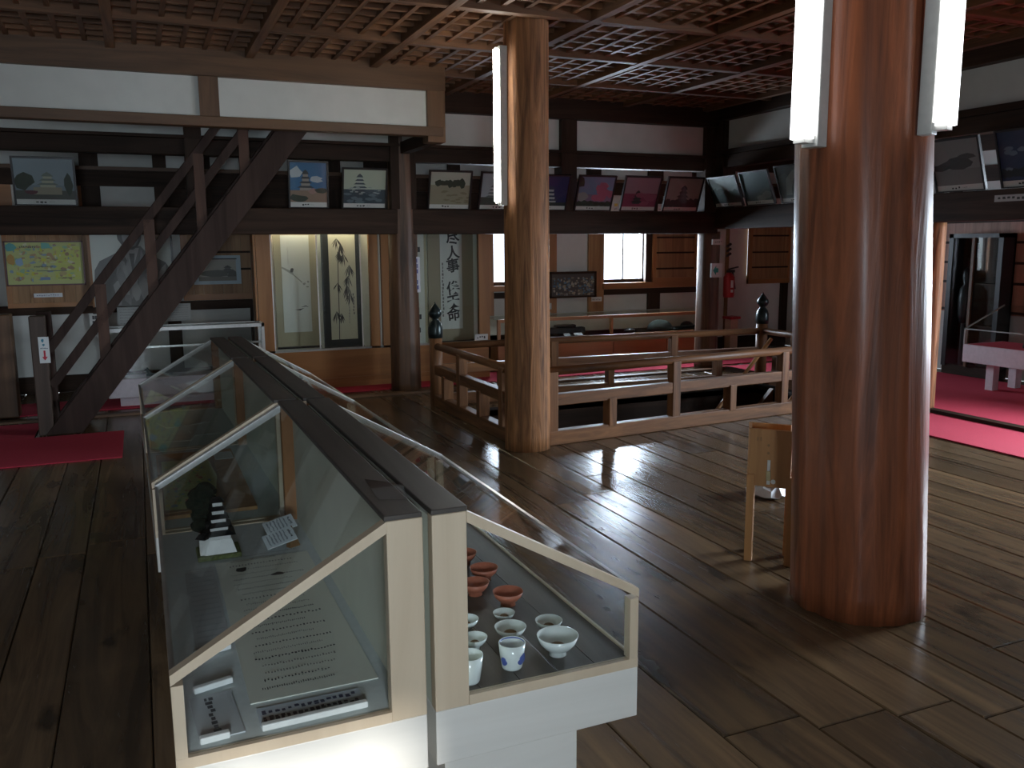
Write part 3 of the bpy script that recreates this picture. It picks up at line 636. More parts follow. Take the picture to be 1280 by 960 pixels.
# bowls and cups in the right-hand case
def bowl(name, label, cat, px, py, r, h, mat, foot=.42, residue=True, grp=None, xy=None):
    c = Vector((xy[0], xy[1], ZD)) if xy else onz(px, py, ZD); c.z = ZD - .001
    t = thing(name, label, cat, c, grp)
    fh = h*.24
    prof = [(.001, 0), (r*foot, 0), (r*foot*.94, fh), (r*.62, fh+h*.10), (r*.86, h*.62), (r, h), (r*.965, h), (r*.82, h*.64), (r*.55, fh+h*.17), (.001, fh+h*.12)]
    obj('body', B().lathe(prof, c, 28), mat, t, smooth=True)
    if residue: obj('residue', B().lathe([(.001, 0), (r*.40, .004), (r*.30, .0075), (.001, .009)], c+Z*(fh+h*.13), 12), 'rust', t, smooth=True)
    return t
def cup(label, px, py, r, h, xy=None, deco=True):
    c = Vector((xy[0], xy[1], ZD)) if xy else onz(px, py, ZD); c.z = ZD-.001
    t = thing('teacup', label, 'cup', c)
    obj('body', B().lathe([(.001, 0), (r*.72, 0), (r*.78, .005), (r*.9, h*.5), (r, h), (r*.93, h), (r*.84, h*.5), (r*.68, .010), (.001, .008)], c, 28), 'porcelain', t, smooth=True)
    if deco:
        obj('rim_band', B().lathe([(r*.925, h*.80), (r*.935, h*.985), (r*.925, h*.985), (r*.90, h*.80)], c, 28, False), 'blue', t, smooth=True)
        for da, dz in ((-.95, .5), (-.72, .55), (-.6, .42), (-1.1, .36), (-.83, .40), (-2.6, .45), (-2.5, .35)):
            a = da-.12; rr = r*.91; p = c+Vector((rr*math.cos(a), rr*math.sin(a), h*dz))
            obj('flower_motif', B().tube(p-Vector((math.cos(a), math.sin(a), 0))*.004, p+Vector((math.cos(a), math.sin(a), 0))*.0015, .0075, 8), 'blue', t)
    return t
bowl('footed_bowl', 'largest white footed bowl with brown residue in the case', 'bowl', 697, 817, .0575, .056, 'porcelain')
cup('white porcelain teacup with blue flowers and blue rim', 640, 833, .036, .070)
cup('plain tall white teacup half hidden by the case post', 0, 0, .037, .072, xy=(.712, 1.955), deco=False)
bowl('shallow_bowl', 'white shallow bowl with brown residue just behind the flowered teacup', 'bowl', 638, 797, .046, .036, 'porcelain')
bowl('shallow_bowl', 'white shallow bowl with brown residue just behind the largest footed bowl', 'bowl', 686, 788, .040, .034, 'porcelain')
bowl('shallow_bowl', 'smallest white dish, between the flowered cup and the red bowls', 'bowl', 630, 775, .033, .026, 'porcelain')
bowl('shallow_bowl', 'small white dish half hidden by the case post', 'bowl', 0, 0, .036, .034, 'porcelain', xy=(.79, 2.12), grp='dishes behind the post')
bowl('shallow_bowl', 'small white dish half hidden by the case post', 'bowl', 0, 0, .036, .034, 'porcelain', xy=(.81, 2.24), grp='dishes behind the post')
for k, (px, py, l) in enumerate(((635, 755, 'red clay bowl nearest the white dishes'), (605, 724, 'red clay bowl standing one row behind the nearest red bowl'))):
    bowl('clay_bowl', l, 'bowl', px, py, .048, .044, 'terracotta', .50, False)
for xy in ((.925, 2.47), (.985, 2.74), (.97, 2.98), (1.06, 3.05)):
    bowl('clay_bowl', 'red clay bowl partly hidden by the case post', 'bowl', 0, 0, .046, .043, 'terracotta', .50, False, 'red bowls behind the post', xy)
for xy in ((.80, 3.95), (.95, 4.2), (.85, 4.5), (1.0, 4.75)):
    bowl('clay_bowl', 'red-brown bowl in the middle case seen through sloping glass', 'bowl', 0, 0, .06, .06, 'terracotta', .50, False, 'bowls in the middle case', xy)
# ================================================================== FRAMED PHOTOGRAPHS ON THE LEDGES
RD = random.Random(5)
def trees(c, v, h, n=9, u0=0, u1=1): return [blob(c, u0+(u1-u0)*(i+.5)/n, v, (u1-u0)/n*.8, h*RD.uniform(.6, 1.2), 7, RD) for i in range(n)]
def framed(label, bl, br, height, lean, polys, base, group='photographs on the ledge', cap=True, capn=3, back=None):
    """bl/br: bottom corners in the room; lean: vector by which the top stands out"""
    bl = Vector(bl); br = Vector(br); uxv = br-bl; uyv = Vector((0, 0, 1))*height+Vector(lean)
    n = uxv.cross(uyv).normalized(); t = thing('framed_photograph', label, 'picture', (bl+br)/2, group)
    fw = .018; X = uxv.normalized(); Y = uyv.normalized(); W = uxv.length; HH = uyv.length
    def fr(a, b_, c, d): return B().prism([bl+X*a+Y*c-n*.02, bl+X*b_+Y*c-n*.02, bl+X*b_+Y*d-n*.02, bl+X*a+Y*d-n*.02], n*.028)
    for q in ((0, fw, 0, HH), (W-fw, W, 0, HH), (fw, W-fw, HH-fw, HH), (fw, W-fw, 0, fw*.5)): obj('frame_bar', fr(*q), 'frame', t)
    v0 = .11 if cap else 0
    P = [(c, [(u, v0+v*(1-v0)) for u, v in pts]) for c, pts in polys]
    if cap:
        P += [rect((.62,.62,.60), 0, 0, 1, v0)]+marks((.03,.03,.03), .32, v0*.25, .32+.07*capn, v0*.8, capn, RD)+marks((.2,.2,.2), .34+.07*capn, v0*.4, .44+.07*capn, v0*.6, 4, RD)
    sheet('print', bl+X*fw+Y*fw*.5-n*.004, X*(W-2*fw), Y*(HH-1.5*fw), P, t, base=base)
    obj('glazing', B().prism([bl+X*fw+Y*fw*.5+n*.004, bl+X*(W-fw)+Y*fw*.5+n*.004, bl+X*(W-fw)+Y*(HH-fw)+n*.004, bl+X*fw+Y*(HH-fw)+n*.004], n*.002), 'glass', t)
    return t
YP = YB-.012
def back_pic(label, p0, p1, ytop, polys, base, lean=.155, **k):
    a = ony(p0, 258, YP).x; b_ = ony(p1, 258, YP).x
    zt = ony((p0+p1)/2, ytop, YP-lean).z
    return framed(label, (a, YP, 2.003), (b_, YP, 2.003), zt-2.003, (0, -lean, 0), polys, base, **k)
G = (.025,.035,.02); S = .5
back_pic('framed photo of a pale castle tower with dark trees on the back ledge', 19, 98, 196, [rect((.25,.30,.34), 0, .35, 1, 1)]+castle(.55, .30, .62, (.42,.40,.30), (.16,.18,.16), 3)+[blob(G, .12, .42, .2, .2, 9, RD), rect((.07,.07,.06), 0, 0, 1, .22), rect((.30,.27,.20), .30, .12, .78, .30), blob((.10,.02,.03), .25, .18, .14, .05, 8, RD), blob(G, .9, .35, .08, .25, 8, RD)], (.20,.24,.27), lean=.08)
back_pic('framed photo of a dark castle against deep blue sky with clouds', 361, 411, 201, [rect((.03,.14,.30), 0, .3, 1, 1), blob((.50,.55,.58), .15, .75, .22, .13, 9, RD), blob((.45,.5,.55), .7, .58, .2, .07, 9, RD)]+castle(.42, .30, .75, (.30,.27,.24), (.03,.04,.05), 4, .9)+[rect((.26,.17,.12), 0, 0, 1, .30), blob(G, .2, .10, .3, .09, 9, RD), blob((.35,.2,.17), .62, .28, .12, .07, 8, RD), blob(G, .85, .30, .18, .06, 9, RD)], (.03,.14,.30), lean=.06)
back_pic('framed pale green photo of a many-gabled castle above trees', 427, 483, 210, [rect((.46,.50,.40), 0, .4, 1, 1)]+castle(.38, .40, .62, (.42,.46,.42), (.05,.07,.09), 4)+[rect((.03,.05,.07), 0, 0, 1, .42)]+[blob((.30,.34,.33), RD.uniform(.1,.95), RD.uniform(.25,.5), .05, .02, 6, RD) for _ in range(14)]+[blob((.10,.14,.17), RD.uniform(0,1), RD.uniform(.02,.35), .1, .05, 7, RD) for _ in range(10)], (.46,.50,.40), lean=.10)
back_pic('framed photo of dark trees on a tan stone rampart', 534, 587, 213, [rect((.44,.43,.36), 0, .6, 1, 1), rect((.30,.27,.19), 0, 0, 1, .60)]+trees(G, .66, .13, 7, .15, .85)+[blob((.22,.19,.12), RD.uniform(0,1), RD.uniform(.03,.45), .08, .03, 6, RD) for _ in range(16)], (.30,.27,.19), lean=.12)
back_pic('framed pale blue photo beside the slim lamp', 597, 652, 215, [rect((.42,.50,.58), 0, .3, 1, 1)]+castle(.3, .2, .6, (.55,.58,.60), (.12,.15,.18), 4)+[rect((.06,.08,.07), 0, 0, 1, .25)], (.42,.50,.58), lean=.14)
back_pic('framed dark blue night photo of a lit white castle', 655, 707, 218, [rect((.008,.015,.10), 0, 0, 1, 1)]+castle(.58, .10, .75, (.40,.44,.46), (.02,.03,.08), 4)+[rect((.02,.03,.03), 0, 0, 1, .12)], (.008,.015,.10))
back_pic('framed photo of a pink blossom tree under blue sky', 717, 763, 219, [rect((.16,.22,.36), 0, .4, 1, 1)]+[blob((.46,.12,.20), RD.uniform(.45,.95), RD.uniform(.25,.75), .14, .13, 8, RD) for _ in range(9)]+[blob((.30,.30,.30), .15, .32, .18, .15, 8, RD)]+trees(G, .08, .14, 6)+[blob((.01,.015,.01), .02, .8, .16, .2, 8, RD)], (.22,.16,.26))
back_pic('framed dusky pink photo of blossoms and a dark tower', 774, 819, 220, [rect((.30,.20,.24), 0, .4, 1, 1), rect((.22,.05,.10), 0, 0, 1, .45)]+castle(.42, .1, .6, (.03,.05,.05), (.02,.03,.03), 4)+[blob((.28,.09,.14), RD.uniform(.4,1), RD.uniform(.1,.5), .14, .09, 8, RD) for _ in range(6)], (.30,.20,.24))
back_pic('framed grey photo of a dark pointed castle, next to the corner', 827, 871, 221, [rect((.32,.30,.28), 0, .3, 1, 1)]+castle(.5, .14, .8, (.06,.06,.06), (.035,.035,.035), 4)+trees((.03,.04,.04), .12, .16, 7), (.32,.30,.28))
XP = XR-.012; zr0 = 2.053
def right_pic(label, p0, p1, ytop, polys, base, lean=.15, **k):
    a = onx(p0, 250, XP).y; b_ = onx(p1, 250, XP).y
    zt = onx((p0+p1)/2, ytop, XP-lean).z
    return framed(label, (XP, a, zr0), (XP, b_, zr0), zt-zr0, (-lean, 0, 0), polys, base, **k)
right_pic('framed grey-green photo first on the side ledge from the corner', 895, 930, 219, [rect((.16,.20,.18), 0, .3, 1, 1)]+trees((.04,.07,.06), .35, .25, 5)+[rect((.05,.07,.07), 0, 0, 1, .25)], (.16,.20,.18))
right_pic('framed dark teal photo second on the side ledge', 934, 970, 212, [rect((.05,.10,.10), 0, .3, 1, 1)]+[blob((.20,.24,.22), RD.uniform(.4,1), RD.uniform(.05,.4), .14, .09, 8, RD) for _ in range(8)], (.05,.10,.10))
right_pic('framed dark photo of a curved pale wall on the side ledge', 978, 1014, 204, [rect((.07,.09,.09), 0, 0, 1, 1), ((.22,.25,.23), [(.2,.1),(.3,.6),(.6,.85),(.95,.95),(.95,.75),(.6,.6),(.45,.3),(.42,.1)])]+[blob((.16,.2,.18), .7, .3, .2, .15, 8, RD)], (.07,.09,.09))
for p0, p1 in ((1040, 1075), (1095, 1140)):
    right_pic('framed photo on the side ledge hidden behind the polished pillar', p0, p1, 190, [rect((.2,.2,.2), 0, 0, 1, 1)]+trees(G, .3, .2), (.2,.2,.2))
right_pic('framed grey photo of a castle ruin below the lamp end', 1170, 1232, 171, [rect((.22,.22,.22), 0, .45, 1, 1), rect((.17,.17,.17), 0, 0, 1, .35), blob((.05,.05,.05), .5, .48, .35, .13, 10, RD), blob((.06,.06,.06), .75, .62, .2, .05, 8, RD), blob((.04,.04,.04), .15, .40, .2, .07, 8, RD)], (.22,.22,.22))
right_pic('framed dark blue photo with pale blossoms on the side ledge', 1251, 1318, 158, [rect((.02,.04,.10), 0, 0, 1, 1)]+[blob((.12,.17,.24), RD.uniform(.02,1), RD.uniform(.15,.75), .09, .05, 8, RD) for _ in range(12)]+trees((.01,.02,.03), .15, .14), (.02,.04,.10))
o = onx(1243, 247, XR-.01); q = onx(1300, 233, XR-.01)
tag(sheet('name_plate', (XR-.008, o.y, 1.945), (0, q.y-o.y, 0), (0, 0, .055), marks((.05,.05,.05), .08, .2, .95, .8, 8, RD), base=(.45,.45,.45)), 'grey lettered name plate on the side ledge beam', 'sign')
# small tags on the ledge between the photos
for k, (px, c) in enumerate(((769, (.6,.45,.08)), (824, (.5,.5,.48)))):
    p = ony(px, 256, YB-.02)
    tag(sheet('price_tag', (p.x-.025, YB-.03, 2.005), (.05, 0, 0), (0, -.01, .085), [rect(c, .05, .6, .95, .98)]+marks((.1,.1,.1), .15, .15, .85, .4, 4, RD), base=(.62,.60,.55)), ('small yellow-topped tag between the blossom photos', 'small pale tag between the dusky pink and grey castle photos')[k], 'tag')

# ================================================================== ILLUSTRATED MAP, PORTRAIT, ETCHING
Y1 = YO-.10
a = ony(2, 300, Y1).x; b_ = ony(117, 300, Y1).x; z0 = ony(60, 384, Y1).z; z1 = 1.86
mb = thing('poster_board', 'orange plank board carrying the illustrated map', 'board', ((a+b_)/2, Y1, z0))
n = 8
for k in range(n): obj('board_plank', bx(a+(b_-a)*k/n, a+(b_-a)*(k+1)/n-.002, Y1, YO+.001, z0, z1), 'shutter', mb)
for q in ((a, a+.05, z0, z1), (b_-.07, b_, z0, z1)): obj('stile', bx(q[0], q[1], Y1-.018, Y1, q[2], q[3]), 'orangeZ', mb)
obj('bottom_rail', bx(a, b_, Y1-.02, Y1, z0, z0+.05), 'orangeX', mb); obj('top_rail', bx(a, b_, Y1-.018, Y1, z1-.03, z1), 'orangeX', mb)
p = ony(9, 358, Y1-.03); q = ony(103, 301, Y1-.03)
im = thing('illustrated_map', 'yellow illustrated town map in a dark red frame', 'map', ((p.x+q.x)/2, Y1-.03, p.z))
W, HH = q.x-p.x, q.z-p.z
for k in ((p.x, p.x+.015, p.z, q.z), (q.x-.015, q.x, p.z, q.z), (p.x, q.x, q.z-.015, q.z), (p.x, q.x, p.z, p.z+.015)): obj('frame_bar', bx(k[0], k[1], Y1-.04, Y1-.018, k[2], k[3]), plain('dark_red_frame', (.10,.03,.03), .4), im)
pl = [rect((.52,.56,.22), .0, .0, 1, 1), rect((.55,.60,.16), .62, .1, .97, .9)]
for k in range(170):
    pl.append(blob(RD.choice([(.60,.58,.08),(.30,.48,.30),(.50,.42,.18),(.62,.62,.40),(.25,.35,.42),(.35,.25,.15),(.58,.60,.20),(.45,.30,.16)]), RD.uniform(.04,.95), RD.uniform(.08,.95), RD.uniform(.008,.045), RD.uniform(.012,.05), 6, RD, .5))
pl += [blob((.12,.38,.36), .06, .88, .07, .10, 8, RD), blob((.18,.45,.38), .52, .92, .07, .08, 8, RD), blob((.50,.30,.08), .06, .60, .05, .14, 8, RD), blob((.32,.48,.62), .17, .55, .05, .10, 8, RD), rect((.18,.22,.18), .38, .31, .78, .33), rect((.20,.28,.45), .42, .10, .55, .17)]
pl += marks((.12,.14,.10), .18, .86, .40, .93, 8, RD)+marks((.15,.15,.12), .35, .40, .60, .45, 12, RD)+marks((.22,.25,.15), .66, .12, .88, .17, 14, RD)
sheet('map_print', (p.x+.015, Y1-.026, p.z+.015), (W-.03, 0, 0), (0, 0, HH-.03), pl, im, base=(.55,.58,.25))
p = ony(42.5, 372, Y1-.02); q = ony(78, 366, Y1-.02)
tag(sheet('caption_strip', (p.x, Y1-.022, p.z), (q.x-p.x, 0, 0), (0, 0, q.z-p.z), marks((.3,.3,.4), .1, .3, .9, .7, 10, RD), base=(.72,.74,.76)), 'white caption strip under the illustrated map', 'label')
p = ony(1, 428, 9.355); q = ony(13, 385, 9.355)
tag(sheet('post_label', (-1.345, 9.352, p.z), (.10, 0, 0), (0, 0, q.z-p.z), marks((.05,.05,.05), .15, .06, .42, .95, 11, RD, True)+marks((.05,.05,.05), .55, .06, .85, .95, 11, RD, True), base=(.66,.66,.62)), 'vertical white label with two columns of lettering on the square post', 'sign')
# portrait of a bust (plain generic figure)
Y2 = YO-.16
p = ony(119, 384, Y2); q = ony(211, 280, Y2)
x0, x1, z0, z1 = p.x, q.x, p.z, q.z+.1
gr = lambda g: (g, g*1.02, g*.98)
pts = [rect((.62,.66,.60), 0, 0, 1, 1), (gr(.20), [(.0,.0),(.03,.40),(.10,.50),(.34,.60),(.40,.66),(.62,.66),(.70,.58),(.92,.48),(1.,.38),(1.,.0)]),
    (gr(.42), [(.36,.64),(.50,.40),(.60,.64)]), (gr(.14), [(.47,.58),(.50,.30),(.54,.58)]), blob(gr(.16), .49, .82, .16, .20, 14, RD, .03), blob(gr(.32), .50, .78, .11, .13, 12, RD, .04),
    (gr(.30), [(.36,.63),(.44,.12),(.30,.40)]), (gr(.30), [(.62,.63),(.54,.12),(.70,.40)])]
pts += [blob(gr(RD.uniform(.22,.42)), RD.uniform(.05,.95), RD.uniform(.02,.42), .05, .12, 7, RD, .5) for _ in range(16)]
pf = thing('portrait_photograph', 'large grey photograph of a suited bust on white behind the stair', 'picture', ((x0+x1)/2, Y2, z0))
sheet('print', (x0, Y2, z0), (x1-x0, 0, 0), (0, 0, z1-z0), pts, pf, base=(.62,.66,.60), thick=.01)
obj('frame_bar', bx(x1, x1+.02, Y2-.015, Y2+.01, z0, z1), 'frame', pf); obj('frame_bar', bx(x0-.02, x0, Y2-.015, Y2+.01, z0, z1), 'orangeZ', pf)
obj('hanger', bx(x0+.3, x0+.34, Y2+.008, YO+.01, z1-.1, z1-.06), 'darkZ', pf)
Y3 = YO-.09
p = ony(243, 356, Y3); q = ony(300, 319, Y3)
et = thing('framed_etching', 'pale blue framed grey etching of a castle on the plank shutter', 'picture', ((p.x+q.x)/2, Y3, p.z))
pts = [rect((.42,.40,.34), .10, .12, .90, .88)]+castle(.72, .35, .5, (.15,.15,.14), (.10,.10,.09), 3)+[blob((.14,.14,.12), .45, .38, .3, .12, 10, RD), blob((.12,.12,.10), .82, .30, .10, .2, 8, RD), rect((.22,.21,.18), .10, .12, .90, .26)]
pts += [rect((.45,.55,.60), 0, 0, .10, 1), rect((.45,.55,.60), .9, 0, 1, 1), rect((.45,.55,.60), 0, .88, 1, 1), rect((.45,.55,.60), 0, 0, 1, .12), rect((.06,.06,.06), .1, .86, .92, .90)]
sheet('print', (p.x, Y3, p.z), (q.x-p.x, 0, 0), (0, 0, q.z-p.z), pts, et, base=(.45,.55,.60), thick=.02)
for k, (pa, pb, lab) in enumerate((((148, 411), (186, 383), 'pale grey notice sheet under the portrait behind the stair'), ((202, 402), (238, 379), 'pale grey notice sheet under the plank shutter'))):
    p = ony(*pa, YO-.08); q = ony(*pb, YO-.08); qs = []
    for j in range(7): qs += marks((.35,.37,.37), .08, .08+j*.13, .92, .08+j*.13+.06, 16, RD)
    tag(sheet('notice_sheet', (p.x, YO-.075, p.z), (q.x-p.x, 0, 0), (0, 0, q.z-p.z), qs, base=(.58,.62,.60), thick=.02), lab, 'notice')
p = ony(114, 422, YO-.04); q = ony(126, 386, YO-.04)
back_timber(118, 128, .15, .9, 'darkZ', 'stud'); back_timber(205, 222, .15, .9, 'darkZ', 'stud'); back_timber(310, 322, .15, .9, 'darkZ', 'stud')
tag(sheet('vertical_label', (p.x, YO-.045, p.z), (q.x-p.x, 0, 0), (0, 0, q.z-p.z), marks((.08,.08,.08), .2, .05, .8, .95, 5, RD, True), base=(.66,.67,.64)), 'narrow white vertical label on the stud under the portrait', 'sign')

# ================================================================== WHITE GLAZED SHOWCASE BEHIND THE STAIR
Yc0, Yc1 = 9.45, 9.765
a = ony(134, 470, Yc0).x; b_ = ony(331, 420, Yc0).x; zt = ony(300, 405, Yc0).z
sc_ = thing('showcase', 'white framed glass showcase on a white plinth behind the stair', 'showcase', ((a+b_)/2, Yc0, .008))
zk = ony(150, 498, Yc0).z
obj('kick_recess', bx(a+.10, b_-.10, Yc0+.12, Yc1-.01, .008, zk+.02), 'pinkwhite', sc_)
obj('plinth', bx(a, b_, Yc0, Yc1, zk, .30), 'pinkwhite', sc_, bevel=.005)
for x0 in (a, b_-.03):
    for y0 in (Yc0, Yc1-.03): obj('corner_post', bx(x0, x0+.03, y0, y0+.03, .30, zt), 'white', sc_)
obj('top_frame', B().box(a, b_, Yc0, Yc0+.03, zt-.035, zt).box(a, b_, Yc1-.03, Yc1, zt-.035, zt).box(a, a+.03, Yc0, Yc1, zt-.035, zt).box(b_-.03, b_, Yc0, Yc1, zt-.035, zt), 'white', sc_)
obj('glass_shelf', bx(a+.02, b_-.02, Yc0+.10, Yc1-.03, .60, .61), 'glass', sc_); obj('shelf_edge', bx(a+.02, b_-.02, Yc0+.09, Yc0+.10, .595, .615), 'steel', sc_)
for k, q in enumerate(((a+.03, b_-.03, Yc0+.01, Yc0+.015, .3, zt-.035), (a+.01, a+.015, Yc0+.03, Yc1-.03, .3, zt-.035), (b_-.015, b_-.01, Yc0+.03, Yc1-.03, .3, zt-.035), (a+.03, b_-.03, Yc0+.03, Yc1-.03, zt-.008, zt-.003))): obj('pane', bx(*q), 'glass', sc_)
tg = thing('metal_implement', 'small dark metal implement lying in the white showcase', 'artefact', (a+.45, Yc0+.2, .30))
obj('blade', bx(a+.36, a+.62, Yc0+.13, Yc0+.17, .30, .325), 'iron', tg); obj('grip', B().tube((a+.40, Yc0+.15, .32), (a+.36, Yc0+.15, .38), .02, 10), 'iron', tg)

# ================================================================== SCROLL CABINET
Yf, Yk = 9.78, 10.0
a = ony(323, 440, Yf).x; b_ = ony(613, 440, Yf).x
zp = ony(420, 437, Yf).z
cabt = thing('scroll_cabinet', 'long orange wood cabinet with tall glass front for hanging scrolls', 'cabinet', ((a+b_)/2, Yf, .008))
obj('kick_board', bx(a, b_, Yf+.02, Yk, .008, .09), 'orangeX', cabt)
obj('lower_panel', bx(a, b_, Yf, Yf+.05, .07, zp), 'orangeX', cabt); obj('inner_floor', bx(a, b_, Yf+.05, Yk, .07, .28), 'cream', cabt)
obj('lower_moulding', bx(a, b_, Yf-.012, Yf, .10, .125), 'orangeX', cabt)
obj('back_lining', bx(a, b_, Yk, Yk+.03, .07, 1.93), 'cream', cabt)
obj('top_panel', bx(a, b_, Yf, Yk+.03, 1.91, 1.94), 'orangeX', cabt)
for p0, p1 in ((323, 341), (463, 474), (478, 488), (599, 612)):
    x0, x1 = ony(p0, 380, Yf).x, ony(p1, 380, Yf).x; obj('stile', bx(x0, x1, Yf-.005, Yf+.05, zp-.01, 1.92), 'orangeZ', cabt)
x0 = ony(475, 380, Yf).x; obj('partition', bx(x0, x0+.02, Yf+.05, Yk+.01, .28, 1.90), 'cream', cabt)
obj('side_panel', bx(a, a+.02, Yf, Yk+.01, 0.07, 1.92), 'orangeZ', cabt); obj('side_panel', bx(b_-.02, b_, Yf, Yk+.01, 0.07, 1.92), 'orangeZ', cabt)
obj('track', bx(a, b_, Yf-.005, Yf+.03, zp-.005, zp+.018), 'steel', cabt)
for x0, x1 in ((a+.1, ony(405, 380, Yf).x), (ony(400, 380, Yf).x, ony(466, 380, Yf).x), (ony(488, 380, Yf).x, ony(560, 380, Yf).x), (ony(556, 380, Yf).x, b_-.1)): obj('sliding_pane', bx(x0, x1, Yf+.012, Yf+.017, zp, 1.90), 'glass', cabt)
for px in (341, 398, 452): 
    x0 = ony(px, 380, Yf).x; obj('pane_edge', bx(x0, x0+.012, Yf+.008, Yf+.022, zp, 1.90), 'white', cabt)
for x0, x1 in ((a+.15, a+1.25),):
    tl = thing('strip_light', 'strip light inside the scroll cabinet above the bird and bamboo scrolls', 'lamp', ((x0+x1)/2, Yf+.09, 1.91))
    obj('tube', B().tube((x0, Yf+.09, 1.865), (x1, Yf+.09, 1.865), .014), 'warm', tl); obj('housing', bx(x0, x1, Yf+.07, Yf+.11, 1.88, 1.91), 'lamp_grey', tl)
Ys = Yk-.025
def scroll(label, p0, p1, q0, q1, pyb, qyb, mount, paper, polys, ztop=1.90, qtop=None, txt=None):
    x0, x1 = ony(p0, 380, Ys).x, ony(p1, 380, Ys).x; u0, u1 = ony(q0, 380, Ys).x, ony(q1, 380, Ys).x
    zb = ony((p0+p1)/2, pyb, Ys).z; zq = ony((p0+p1)/2, qyb, Ys).z
    zt = ztop; zqt = (qtop if qtop else ztop-.12)
    t = thing('hanging_scroll', label, 'scroll', ((x0+x1)/2, Ys, zb), 'hanging scrolls in the cabinet')
    sheet('mount', (x0, Ys, zb), (x1-x0, 0, 0), (0, 0, zt-zb), [], t, base=mount, thick=.02)
    sheet('painting', (u0, Ys-.004, zq), (u1-u0, 0, 0), (0, 0, zqt-zq), polys, t, base=paper, thick=.003)
    obj('roller', B().tube((x0-.004, Ys-.012, zb), (x1+.004, Ys-.012, zb), .014, 10), 'black', t)
    if txt:
        body, sz, cx, zz, mat = txt
        for k, ch in enumerate(body):
            if ch != ' ': text('brush_character', ch, (cx-sz*.5, Ys-.006, zz-sz*(k+1)*.92), (1, 0, 0), (0, 0, 1), sz, mat, t)
    return t, x0, x1, u0, u1, zq, zqt
ink = (.03,.03,.03); gk = (.30,.32,.28)
pl = [(gk, [(.0,.665),(.02,.68),(.40,.625),(.42,.60),(.72,.52),(.70,.51),(.40,.59)]), blob((.08,.09,.08), .36, .64, .07, .022, 9, RD), blob(gk, .78, .50, .05, .012, 7, RD), blob(gk, .92, .52, .04, .012, 7, RD), blob(gk, .90, .47, .05, .010, 7, RD),
      (ink, [(.40,.235),(.60,.225),(.75,.25),(.6,.24)]), (ink, [(.60,.255),(.80,.265),(.92,.255),(.8,.275)])]+marks((.45,.47,.43), .20, .70, .27, .88, 12, RD, True)
scroll('hanging scroll with a sparse ink bird on a branch', 345, 399, 354, 389, 434, 415, (.36,.34,.22), (.58,.62,.56), pl, qtop=1.735)
pl = [((.06,.06,.06), [(.28,.0),(.31,.0),(.33,.2),(.34,.5),(.36,.8),(.33,.8),(.31,.5),(.30,.2)])]
def spray(u, v, s, n, rnd):
    return [((.05,.05,.05), [(u, v), (u+s*math.sin(t)*.5+.02, v-s*math.cos(t)*.25), (u+s*math.sin(t), v-s*math.cos(t)*.5), (u+s*math.sin(t)*.5-.02, v-s*math.cos(t)*.27)]) for t in [rnd.uniform(-1.1, 1.1) for _ in range(n)]]
for u, v, s in ((.30,.92,.22),(.45,.88,.25),(.40,.80,.22),(.55,.78,.25),(.75,.68,.28),(.70,.58,.26),(.65,.50,.3),(.75,.42,.26),(.30,.52,.22),(.22,.26,.25),(.40,.24,.2)): pl += spray(u, v, s, 9, RD)
pl += marks((.15,.15,.14), .84, .22, .92, .42, 7, RD, True)+marks((.3,.3,.28), .68, .14, .74, .30, 6, RD, True)
scroll('hanging scroll of ink bamboo in a dark mount', 404, 453, 413, 446, 434, 424, (.025,.03,.03), (.62,.61,.46), pl, ztop=1.90, qtop=1.80)
pl = marks(ink, .25, .02, .8, .98, 16, RD, True)
scroll('hanging scroll of running script half hidden by the knotty pillar', 505, 534, 510, 531, 431, 429, (.40,.38,.24), (.60,.63,.55), pl)
s4 = scroll('hanging scroll of large brush calligraphy in an olive mount', 536, 592, 551, 578, 427, 411, (.30,.26,.17), (.60,.63,.58), marks((.12,.12,.11), .06, .12, .16, .68, 16, RD, True), ztop=1.90)
cx = (s4[3]+s4[4])/2+.02; zz = ony(565, 296, Ys).z+.06
for k, (ch, z) in enumerate((('尽', 0), ('人', .175), ('事', .33), ('俟', .60), ('天', .76), ('命', .92))):
    c0 = zz-z
    par = [o for o in COL.objects if o.name.startswith('hanging_scroll') and 'large brush' in o.get('label', '')][0]
    text('brush_character', ch, (cx-.075, Ys-.006, c0-.15), (1, -.0, .18), (-.12, 0, 1), .172, 'black', par)
p = ony(594, 427, Yf-.02); 
tag(sheet('cabinet_plate', (p.x, Yf-.006, zp+.02), (.17, 0, 0), (0, -.01, .075), marks((.04,.04,.04), .18, .25, .85, .75, 4, RD), base=(.70,.72,.70)), 'small white lettered plate on the scroll cabinet track', 'sign')

# ================================================================== LOW GLAZED CABINET AND BACK RIGHT WALL
Yl0, Yl1 = 10.22, 10.84
a = ony(622, 410, Yl0).x; b_ = ony(897, 400, Yl0).x; zm = ony(690, 414, Yl0).z; zt = ony(690, 397, Yl0).z; zlow = .40
lc = thing('low_cabinet', 'low orange wood cabinet with glass display top under the window', 'cabinet', ((a+b_)/2, Yl0, 0))
obj('body', bx(a, b_, Yl0+.02, Yl1, .004, zlow), 'orangeX', lc)
n = 4
for k in range(n): obj('cabinet_door', bx(a+(b_-a)*k/n+.006, a+(b_-a)*(k+1)/n-.006, Yl0, Yl0+.02, .06, zlow-.03), 'orangeX', lc)
obj('sill', bx(a, b_, Yl0-.01, Yl1, zlow-.025, zlow), 'orangeX', lc)
obj('top_rail', bx(a, b_, Yl0-.01, Yl0+.03, zt-.04, zt), 'orangeX', lc)
obj('back_lining', bx(a, b_, Yl1-.02, Yl1, zlow, zt), 'cream', lc)
xm = ony(763, 410, Yl0).x
